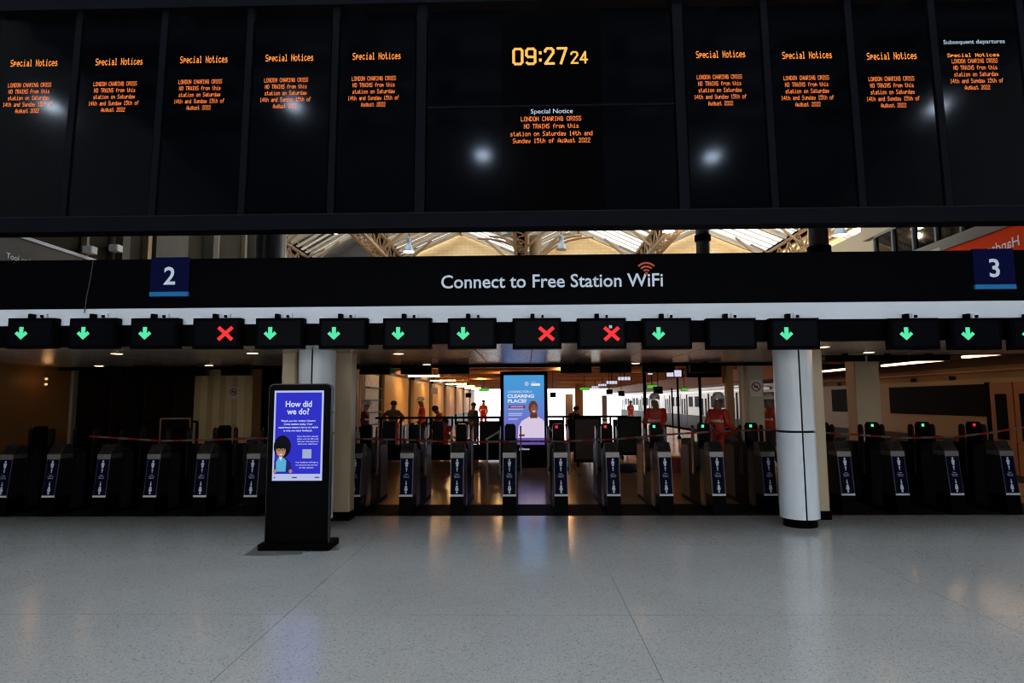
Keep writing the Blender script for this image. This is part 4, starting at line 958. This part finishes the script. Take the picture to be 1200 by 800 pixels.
# ------------------------------------------------------------------ people
def skinmesh(name, verts, edges, radii, mt, parent, root=0, sub=1):
    me = bpy.data.meshes.new(name); me.from_pydata([tuple(v) for v in verts], edges, []); me.update()
    o = link(name, me, parent); mo = o.modifiers.new('Skin', 'SKIN'); mo.use_smooth_shade = True
    sv = me.skin_vertices[0].data
    for i, r in enumerate(radii):
        rr = r if isinstance(r, tuple) else (r, r); sv[i].radius = rr; sv[i].use_root = (i == root)
    s = o.modifiers.new('Sub', 'SUBSURF'); s.levels = sub; s.render_levels = sub
    me.materials.append(mt)
    return o
def person(label, X, Y, rz, jacket, trousers, pose='stand', helmet=M['helmet'], ht=1.75, hi=True):
    p = thing('person', label, 'person', (X, Y, 0), rz); k = ht/1.75
    V = Vector
    J = dict(pel=V((0, 0, .95)), bel=V((0, 0, 1.1)), che=V((0, -.01, 1.33)), nk=V((0, 0, 1.47)), hd=V((0, -.03, 1.625)),
             sl=V((.17, 0, 1.40)), el=V((.24, .03, 1.15)), wl=V((.24, -.08, .92)), sr=V((-.17, 0, 1.40)), er=V((-.24, .03, 1.15)), wr=V((-.24, -.08, .92)),
             hl=V((.095, 0, .9)), kl=V((.11, -.02, .5)), al=V((.12, .02, .09)), tl=V((.13, -.14, .04)), hr=V((-.095, 0, .9)), kr=V((-.11, -.02, .5)), ar=V((-.12, .02, .09)), tr=V((-.13, -.14, .04)))
    if pose == 'hips':
        J['el'] = V((.40, .05, 1.2)); J['wl'] = V((.2, -.06, 1.05)); J['er'] = V((-.40, .05, 1.2)); J['wr'] = V((-.2, -.06, 1.05))
    if pose == 'walk':
        J['kl'] = V((.1, -.16, .52)); J['al'] = V((.1, -.22, .1)); J['tl'] = V((.1, -.38, .05)); J['kr'] = V((-.1, .08, .48)); J['ar'] = V((-.1, .3, .12)); J['tr'] = V((-.1, .16, .04))
        J['wl'] = V((.22, .12, .95)); J['wr'] = V((-.22, -.26, 1.02))
    if pose in ('bend', 'crouch', 'lean'):
        a = {'bend': .55, 'crouch': .75, 'lean': .22}[pose]
        dz = -.42 if pose == 'crouch' else 0
        if pose == 'crouch':
            for n_ in ('pel', 'hl', 'hr'): J[n_] = J[n_]+V((0, .12, dz))
            J['kl'] = V((.14, -.3, .5)); J['kr'] = V((-.14, -.3, .5)); J['al'] = V((.13, 0, .09)); J['ar'] = V((-.13, 0, .09)); J['tl'] = V((.13, -.15, .04)); J['tr'] = V((-.13, -.15, .04))
        piv = J['pel']; base = V((0, 0, .95))
        R = Matrix.Rotation(a, 3, 'X')
        for n_ in ('bel', 'che', 'nk', 'hd', 'sl', 'sr', 'el', 'er', 'wl', 'wr'): J[n_] = piv + R @ (J[n_]-base)
        J['el'] = J['sl']+V((.05, -.12, -.22)); J['er'] = J['sr']+V((-.05, -.12, -.22)); J['wl'] = J['el']+V((-.04, -.22, -.05)); J['wr'] = J['er']+V((.04, -.22, -.05))
    for n_ in J: J[n_] = J[n_]*k
    # body: one continuous figure with head, neck, arms, hands with five fingers, legs
    names = ['pel', 'bel', 'che', 'nk', 'hd', 'sl', 'el', 'wl', 'sr', 'er', 'wr', 'hl', 'kl', 'al', 'tl', 'hr', 'kr', 'ar', 'tr']
    rad = dict(pel=(.13, .1), bel=(.12, .09), che=(.14, .1), nk=.055, hd=.125, sl=.06, el=.042, wl=.03, sr=.06, er=.042, wr=.03, hl=.08, kl=.055, al=.04, tl=.035, hr=.08, kr=.055, ar=.04, tr=.035)
    vs_ = [J[n_] for n_ in names]; ix = {n_: i for i, n_ in enumerate(names)}; rs_ = [rad[n_] for n_ in names]
    ed = [(ix[a], ix[b]) for a, b in (('pel', 'bel'), ('bel', 'che'), ('che', 'nk'), ('nk', 'hd'), ('che', 'sl'), ('sl', 'el'), ('el', 'wl'), ('che', 'sr'), ('sr', 'er'), ('er', 'wr'), ('pel', 'hl'), ('hl', 'kl'), ('kl', 'al'), ('al', 'tl'), ('pel', 'hr'), ('hr', 'kr'), ('kr', 'ar'), ('ar', 'tr'))]
    vs_.append(J['hd']+V((0, -.01, .055))*k); rs_.append(.11); ed.append((ix['hd'], len(vs_)-1))
    vs_.append(J['hd']+V((0, -.10, -.005))*k); rs_.append(.014); ed.append((ix['hd'], len(vs_)-1))     # nose
    for s, wn, en in ((1, 'wl', 'el'), (-1, 'wr', 'er')):
        d = (J[wn]-J[en]).normalized(); side = d.cross(V((s, 0, 0))).normalized(); palm = J[wn]+d*.07*k
        vs_.append(palm); rs_.append((.034, .018)); pi_ = len(vs_)-1; ed.append((ix[wn], pi_))
        for f in range(4):
            q = palm+side*(f-1.5)*.02*k+d*.03*k; vs_.append(q); rs_.append(.009); ed.append((pi_, len(vs_)-1)); a_ = len(vs_)-1
            vs_.append(q+d*(.045-.006*abs(f-1.5))*k+V((-s*.015, 0, 0))); rs_.append(.008); ed.append((a_, len(vs_)-1))
        vs_.append(J[wn]+d*.04*k+side*.045*k); rs_.append(.01); ed.append((pi_, len(vs_)-1)); a_ = len(vs_)-1
        vs_.append(J[wn]+d*.075*k+side*.06*k); rs_.append(.009); ed.append((a_, len(vs_)-1))
    skinmesh('body', vs_, ed, rs_, M['skin'], p)
    jn = ['pel', 'bel', 'che', 'nk', 'sl', 'el', 'wl', 'sr', 'er', 'wr']; jr = dict(pel=(.17, .135), bel=(.16, .13), che=(.175, .135), nk=.07, sl=.085, el=.065, wl=.05, sr=.085, er=.065, wr=.05); ji = {n_: i for i, n_ in enumerate(jn)}
    jv = [J[n_] if n_ != 'pel' else J[n_]-V((0, 0, .06)) for n_ in jn]; jv[3] = J['che'].lerp(J['nk'], .75)
    jk = skinmesh('jacket', jv, [(ji[a], ji[b]) for a, b in (('pel', 'bel'), ('bel', 'che'), ('che', 'nk'), ('che', 'sl'), ('sl', 'el'), ('el', 'wl'), ('che', 'sr'), ('sr', 'er'), ('er', 'wr'))], [jr[n_] for n_ in jn], jacket, p)
    tn = ['pel', 'hl', 'kl', 'al', 'hr', 'kr', 'ar']; tr_ = dict(pel=(.14, .11), hl=.105, kl=.08, al=.065, hr=.105, kr=.08, ar=.065); ti = {n_: i for i, n_ in enumerate(tn)}
    skinmesh('trousers', [J[n_] for n_ in tn], [(ti[a], ti[b]) for a, b in (('pel', 'hl'), ('hl', 'kl'), ('kl', 'al'), ('pel', 'hr'), ('hr', 'kr'), ('kr', 'ar'))], [tr_[n_] for n_ in tn], trousers, p)
    for an, tn_ in (('al', 'tl'), ('ar', 'tr')):
        skinmesh('boot', [J[an]+V((0, .03, .03)), J[an]+V((0, .02, -.03)), J[tn_]+V((0, 0, .01))], [(0, 1), (1, 2)], [.065, .055, .045], M['boot'], p)
    if hi:
        c = J['che'].lerp(J['bel'], .5); ax = (J['che']-J['bel']).normalized(); b = MB(); n = 16; R = ax.to_track_quat('Z', 'Y').to_matrix()
        for z in (-.025, .025):
            for i in range(n):
                t = 2*PI*i/n; q = c + R @ V((.178*math.cos(t), .142*math.sin(t), z)); b.v.append(tuple(q))
        for i in range(n): b.f.append((i, (i+1) % n, n+(i+1) % n, n+i))
        b.build('reflective_band', M['hiband'], jk)
    hc = J['hd']+V((0, -.005, .045))*k
    if helmet:
        h = MB().lathe([(.10, .0), (.155, .0), (.132, .015), (.13, .06), (.11, .11), (.07, .14), (.01, .15)], 16).build('helmet', helmet, p, True, hc)
        h.scale = (.88, 1.0, .95)
    else:
        MB().lathe([(.09, -.03), (.108, .0), (.105, .05), (.07, .095), (.01, .11)], 14).build('hair', M['hair'], p, True, hc)
    eb = MB()
    for s in (-1, 1): eb.lathe([(.002, -.01), (.011, -.003), (.011, .004), (.002, .01)], 8, tuple(J['hd']+V((s*.032, -.083, .02))*k))
    eb.build('eyes', M['hair'], p)
    return p
HV, HB, NV = M['hivis'], M['brownshirt'], M['navycloth']
person('worker in brown top and red trousers standing with hands on hips', xat(461, 19.6), 19.6, PI*.95, HB, M['redcloth'], 'hips', None, 1.66, False)
person('worker in red-orange vest and pale helmet by the third brown pier', xat(494.5, 20.5), 20.5, -PI*.4, HV, NV, 'stand', M['helmet'], 1.76)
person('dark-clothed worker with white helmet at the edge of the first pier', xat(428, 18.0), 18.0, PI*.5, mat('dark_red_jacket', (.12, .015, .012), .7), NV, 'stand', M['helmet'], 1.66)
person('distant worker in red by the last brown piers', xat(566.5, 36), 36, .3, HV, HV, 'walk', None, 1.72)
person('worker in red with white helmet leaning forward behind a gate', xat(770, 14.3), 14.3, -PI*.15, HV, NV, 'lean', M['helmet'], 1.78)
person('worker in orange hi-vis jacket and pale helmet seen from behind', xat(841, 12.9), 12.9, PI*.72, HV, HV, 'walk', M['helmet'], 1.76)
person('worker with white helmet and banded orange jacket beside the white column', xat(902, 14.4), 14.4, -PI*.45, HV, NV, 'walk', M['helmet'], 1.74)
person('distant worker in red walking beside the far train', xat(739, 44), 44, .2, HV, HV, 'walk', None, 1.6)
person('worker in red crouching behind the stairwell guard', xat(509, 18.6), 18.6, PI*.4, HV, HV, 'crouch', None, 1.75)
person('worker in red bending over between stairwell guard panels', xat(523, 19.3), 19.3, -PI*.5, M['redcloth'], HV, 'bend', None, 1.6)
person('dark-haired person far away left of the advert screen', xat(554.5, 24), 24, 2.5, NV, NV, 'stand', None, 1.58, False)
person('dark figure standing by the guard right of the advert screen', xat(669, 20.5), 20.5, 2.5, NV, NV, 'bend', None, 1.55, False)

# ------------------------------------------------------------------ roof space above the canopy, seen through the slot
RY0, RY1 = 13.0, 30.0
vz = 1.65+(470-301)/F*RY1; az = 1.65+(470-269.5)/F*RY1
VX = [-16.0, xat(366, RY1, 301), xat(470, RY1, 300), xat(611, RY1, 300), xat(745, RY1, 299), xat(893, RY1, 297), xat(1035, RY1, 296), 23.4]
def zr(x, i):
    a, b = VX[i], VX[i+1]; mid = (a+b)/2; return vz+(az-vz)*(1-abs(x-mid)/((b-a)/2))
pane_m = M['glass']
for i in range(len(VX)-1):
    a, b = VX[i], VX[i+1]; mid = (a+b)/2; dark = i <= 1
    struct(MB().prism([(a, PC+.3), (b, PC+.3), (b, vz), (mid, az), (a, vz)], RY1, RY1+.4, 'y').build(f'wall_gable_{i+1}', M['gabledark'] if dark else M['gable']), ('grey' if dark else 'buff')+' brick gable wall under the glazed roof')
    rf = MB()
    for s, (xa, xb) in enumerate(((a, mid), (b, mid))):
        for k in range(6):                      # main rafters
            y = RY1-.3-k*2.9; rf.bar((xa, y, vz+.02), (xb, y, az+.02), .16, .22)
        for t in (1.0,):
            x = xa+(xb-xa)*t; rf.bar((x, RY0, vz+(az-vz)*t-.02), (x, RY1, vz+(az-vz)*t-.02), .09, .14)
        for k in range(29):
            y = RY0+.3+k*.58; rf.bar((xa, y, vz+.1), (xb, y, az+.1), .05, .06)
    for xa in (a, b): rf.bar((xa, RY0, vz-.02), (xa, RY1, vz-.02), .35, .2)
    ro = struct(rf.build(f'ceiling_roof_bay_{i+1}', M['rafter']), 'pale painted rafters of a glazed ridge roof bay')
    for s, (xa, xb) in enumerate(((a, mid), (b, mid))):
        for k in range(14):
            y0 = RY0+.3+k*1.16
            if dark and i == 0: continue
            MB().quad((xa, y0+.02, vz+.14), (xb, y0+.02, az+.14), (xb, y0+1.14, az+.14), (xa, y0+1.14, vz+.14)).build('pane', M['glass'], ro)
    # solid roof boards nearer the concourse
    bd = MB(); bd.quad((a, 7.6, vz+.15), (mid, 7.6, az+.15), (mid, RY0+.3, az+.15), (a, RY0+.3, vz+.15)); bd.quad((mid, 7.6, az+.15), (b, 7.6, vz+.15), (b, RY0+.3, vz+.15), (mid, RY0+.3, az+.15))
    struct(bd.build(f'ceiling_boards_{i+1}', M['ceilbrown']), 'brown roof boarding behind the departure board')
# lattice girders in the valleys
for i, x in enumerate(VX[1:-1]):
    b = MB(); z1 = vz-.12; z0 = vz-.85
    t = struct(bpy.data.objects.new('trim_lattice_girder', None), f'tan painted lattice girder in roof valley, {["first", "second", "third", "fourth", "fifth", "sixth"][i]} from the left'); col.objects.link(t); t.location = (x, 0, 0)
    for s in (-.22, .22):
        MB().bar((s, 15, z1), (s, 30, z1), .12, .1).build('chord', M['truss'], t); MB().bar((s, 15, z0), (s, 30, z0), .12, .1).build('chord', M['truss'], t)
    lat = MB()
    for k in range(15):
        y = 15+k
        for s in (-.2, .2): lat.bar((s, y, z0), (s, y+.5, z1), .05, .07); lat.bar((s, y+.5, z1), (s, y+1, z0), .05, .07)
        lat.bar((-.2, y, z0), (.2, y+.5, z0), .04, .04); lat.bar((.2, y+.5, z0), (-.2, y+1, z0), .04, .04)
    lat.build('lattice', M['truss'], t)
    # spreading struts up to the rafters
    st = MB()
    for k in range(4):
        y = 18+k*3.6
        for s in (-1, 1):
            st.bar((0, y, z0), (s*1.7, y, vz+.65), .07, .1); st.bar((s*1.0, y, vz+.3), (s*.15, y, z1), .06, .08)
    st.build('strut', M['truss'], t)
# columns standing on the canopy / platform roof
def iron_column(px, Y, r, label, mt, collar=True, branches=False, z0=None):
    X = xat(px, Y, 283); zb = PC+.3 if z0 is None else z0; t = thing('iron_column', label, 'column', (X, Y, zb)); zt = vz-.1-zb
    MB().cyl((0, 0, 0), (0, 0, zt), r, 20).build('shaft', mt, t, True); MB().cyl((0, 0, 0), (0, 0, .15), r*1.3, 20).build('foot', mt, t, True)
    if collar:
        zc_ = onY(px, 279, Y)[1]-zb if collar is True else onY(px, collar, Y)[1]-zb
        MB().lathe([(r, -.1), (r*1.22, -.06), (r*1.22, .06), (r, .1)], 20, (0, 0, zc_)).build('collar_ring', M['blackm'], t, True)
    if branches:
        b = MB()
        for s in (-1, 1):
            for q in range(3):
                pts = []
                for k in range(7):
                    u_ = k/6; pts.append((s*(r*.6+u_**1.5*(1.3+q*.5)), 0.12*(q-1), zt-1.35+.1*q+1.5*math.sin(u_*PI/2)*(.95-.1*q)))
                b.tube(pts, .05, 6)
        b.build('branch', mt, t, True)
    return t
iron_column(627.5, 25.5, .26, 'tan roof column with spreading branches in the gap above the WiFi sign', M['truss'], False, True)
iron_column(823.5, 15, .165, 'dark iron column with black collar seen above the band', M['ironcol'])
iron_column(959, 13, .2, 'wide dark column in the gap left of the number 3 sign', M['ironcol'], 293)
iron_column(318, 13, .31, 'wide blue-grey column in the gap left of the dark gable', M['bluegreycol'], False)
# bell pendant lamps
def bell(px, py, Y, label, lit, r=.22, zc=None):
    x, z = onY(px, py, Y); top = zc if zc else zr_top(x); t = thing('pendant_lamp', label, 'pendant lamp', (x, Y, top))
    MB().lathe([(r, 0), (r*.95, .05), (r*.7, .18), (r*.4, .27), (r*.38, .4), (r*.42, .41), (r*.4, .55), (r*.15, .6)], 18, (0, 0, z-top)).build('shade', M['lampmetal'], t, True)
    MB().lathe([(.002, 0), (r*.9, .002), (r*.9, .02), (.002, .02)], 16, (0, 0, z-top-.005)).build('lens', E['bell'] if lit else M['lampmetal'], t)
    MB().bar((0, 0, z-top+.58), (0, 0, 0), .03).build('rod', M['ironcol'], t)
    if lit:
        pl_ = bpy.data.lights.new('pendant_light', 'POINT'); pl_.energy = 420 if px > 500 else (70 if px > 400 else 20); pl_.color = (1, .8, .52); pl_.shadow_soft_size = .1
        po = bpy.data.objects.new('pendant_light', pl_); col.objects.link(po); po.parent = t; po.location = (0, 0, z-top-.25)
def zr_top(x):
    for i in range(len(VX)-1):
        if VX[i] <= x <= VX[i+1]: return zr(x, i)+.1
    return az
for a in ((392, 272.5, 24, 'lit bell pendant lamp below the left skylight', True), (479, 295, 23.5, 'lit bell pendant lamp above the word Connect', True), (594.5, 276, 22, 'grey unlit bell pendant lamp cut by the board left of branching column', False),
          (658, 292.5, 24, 'grey bell pendant lamp right of the branching column', False), (783.5, 271, 21, 'lit bell pendant lamp left of the collared column', True), (763, 299, 26, 'small grey bell pendant lamp low in the gap right of WiFi', False),
          (985, 275.5, 20, 'lit bell pendant lamp right of the wide dark column', True), (1011, 295, 24, 'lit bell pendant lamp low in the gap before the grey windows', True)):
    bell(*a)
# concourse pendant lamps above and behind the viewer
def mirror_pt(px, py, Y):
    d = ray(px, py).normalized(); o_ = Vector((0, 0, H)); t_ = (P0-o_).dot(VN)/d.dot(VN); q = o_+d*t_; r_ = d-VN*2*d.dot(VN); return q+r_*((Y-q.y)/r_.y)
for k, (px, py) in enumerate(((62, 125), (345, 124), (566, 182), (834, 184), (1098, 126))):
    x, y, z = mirror_pt(px, py, -2.5)
    t = thing('pendant_lamp', f'lit concourse pendant lamp behind the viewer, {["first", "second", "third", "fourth", "fifth"][k]} from the left', 'pendant lamp', (x, y, 13)); r = .24
    MB().lathe([(r, 0), (r*.95, .05), (r*.7, .18), (r*.4, .27), (r*.38, .5), (r*.15, .6)], 18, (0, 0, z-13)).build('shade', M['lampmetal'], t, True)
    MB().lathe([(.002, -.12), (r*.6, -.09), (r*.9, 0), (.002, .02)], 16, (0, 0, z-13)).build('lens', emit('concourse_lamp', (0.9, 0.95, 1.0), 60.0), t); MB().bar((0, 0, z-13+.58), (0, 0, 0), .03).build('rod', M['ironcol'], t)

# side wall and shopfront on the left above the canopy
LX = -9.0
struct(MB().box(LX-.3, LX-.005, 9.0, 22.6, PC+.3, vz).build('wall_hall_left', M['hallwall']), 'dark grey-brown wall seen in the gap at left')
wy0, wz0 = onX(3, 272.5, LX); wy1, wz1 = onX(92, 300, LX)
struct(MB().box(-16, LX-.3, 22.4, 22.6, PC+.3, vz).build('wall_hall_left_return', M['hallwall']))
sh = thing('shop_fascia', 'dark shop fascia with white top line and white lettering at far left', 'shop sign', (LX, wy0, wz0))
zl = (wz0+wz1)/2-wz0
MB().box(0.0, .1, -1.3, 3.4, zl-.9, zl-.04).build('panel', mat('fascia_dark', (0.02, 0.02, 0.022), 0.5), sh)
MB().box(0.0, .13, -1.3, 3.4, zl-.04, zl+.02).build('top_line', M['white'], sh)
me = textmesh('Tool or ke', M['white'], .62, .105, .01, 'L'); o = link('lettering', me, sh); o.rotation_euler = (0, 0, PI/2); ty_, tz_ = onX(1, 302.5, LX); o.location = (.11, ty_-wy0-.02, tz_-wz0)
pl = struct(MB().box(LX, LX+.05, 13.2, 13.5, PC+.3, vz).build('trim_pilaster', M['pilaster']))
for pa, pb, d, mt, nm in ((95, 98, .12, M['pipe'], 0), (128, 130.5, .1, M['pipe'], 0), (131, 134, .25, M['pilaster'], 0), (167, 171.5, .14, mat('pipe_bright', (0.30, 0.22, 0.12), .5), 0), (174, 212, .2, M['pilaster'], 0), (238, 244, .3, M['pilaster'], 0), (250, 252.5, .12, M['pipe'], 0), (283, 285.5, .12, M['pipe'], 0), (289, 297, .3, M['pilaster'], 0)):
    ya = onX(pa, 285, LX)[0]; yb = onX(pb, 285, LX)[0]
    struct(MB().box(LX, LX+d, ya, yb, PC+.3, vz).build('trim_wall_member', mt))
for px, py, lb in ((111, 293, 'small white lamp on the dark wall above the second display'), (141, 291, 'small pale camera box on the dark wall left of number 2')):
    Y_, z_ = onX(px, py, LX+.3); t = thing('wall_camera', lb, 'camera', (LX, Y_, z_)); MB().box(.1, .3, -.1, .1, -.07, .07, .02).build('case', M['column'], t); MB().bar((0, 0, 0), (.12, 0, 0), .04).build('bracket', M['blackm'], t)
# glazed office and red hoarding on the right
RX = 9.0
ry0, rz0 = onX(1107, 296, RX)
hz = 1.65+(470-296)/F*ry0
red = thing('red_hoarding', 'orange-red hoarding with reversed white lettering at far right', 'hoarding', (RX, ry0, bandtop))
zt_ = onX(1190, 262, RX)[1]
rz0b = rz0; rzz = rz0-bandtop
MB().box(0, .1, -4.2, 0, .02, rzz+.06).build('panel', M['redpanel'], red)
MB().box(-.03, .1, -4.2, .1, rzz+.06, rzz+.24).build('grey_cornice', M['greyframe'], red)
me = textmesh('Handsome', M['white'], 1.15, .19, .012, 'L').copy()
for v in me.vertices: v.co = (0, v.co.x, v.co.z)
o = link('lettering', me, red); ty_, tz_ = onX(1195, 285.5, RX); o.location = (-.006, ty_-ry0, tz_-.02-bandtop)
off = thing('glazed_office', 'grey framed row of upper windows above the red hoarding', 'window row', (RX+.25, ry0, rz0+.24))
MB().box(0, .1, -4.2, 3.0, 0, .16).build('sill_band', M['greyframe'], off)
hh = .72
MB().box(0, .1, -4.2, 3.0, .16+hh, .16+hh+.07).build('head', M['greyframe'], off); MB().box(.02, .2, -4.2, 3.6, .16+hh+.07, 4.2).build('upper_wall', M['beigepanel'], off)
MB().box(.6, .7, -4.2, 3.0, 0, .16+hh).build('back_wall', M['hallwall'], off)
for k in range(10):
    y = -4.2+k*.8; MB().box(-.02, .1, y-.03, y+.03, .16, .16+hh).build('mullion', M['greyframe'], off)
    if k < 9: MB().box(.04, .05, y+.03, y+.77, .16, .16+hh).build('pane', M['windowglass'], off)
struct(MB().box(RX+.12, RX+.4, 10.1, RY1, PC+.3, rz0+.2).build('wall_hall_right', M['beigepanel']), 'beige wall under the glazed office at right')
struct(MB().box(RX+1.2, RX+1.4, 9.0, RY1-2, PC+.3, vz-2.0).build('wall_hall_right_rear', M['beigepanel']))
# roof slab of the canopy behind the band
struct(MB().box(XL, XS, CE, CE+.02, cpz+.02, PC+.3).box(XS, XR+6, CER, CER+.02, cpz+.02, PC+.3).build('wall_canopy_back', M['ceilbrown']))
struct(MB().box(XS, 15.5, CER, CE, PC, PC+.3).build('ceiling_link', M['ceilbrown']))
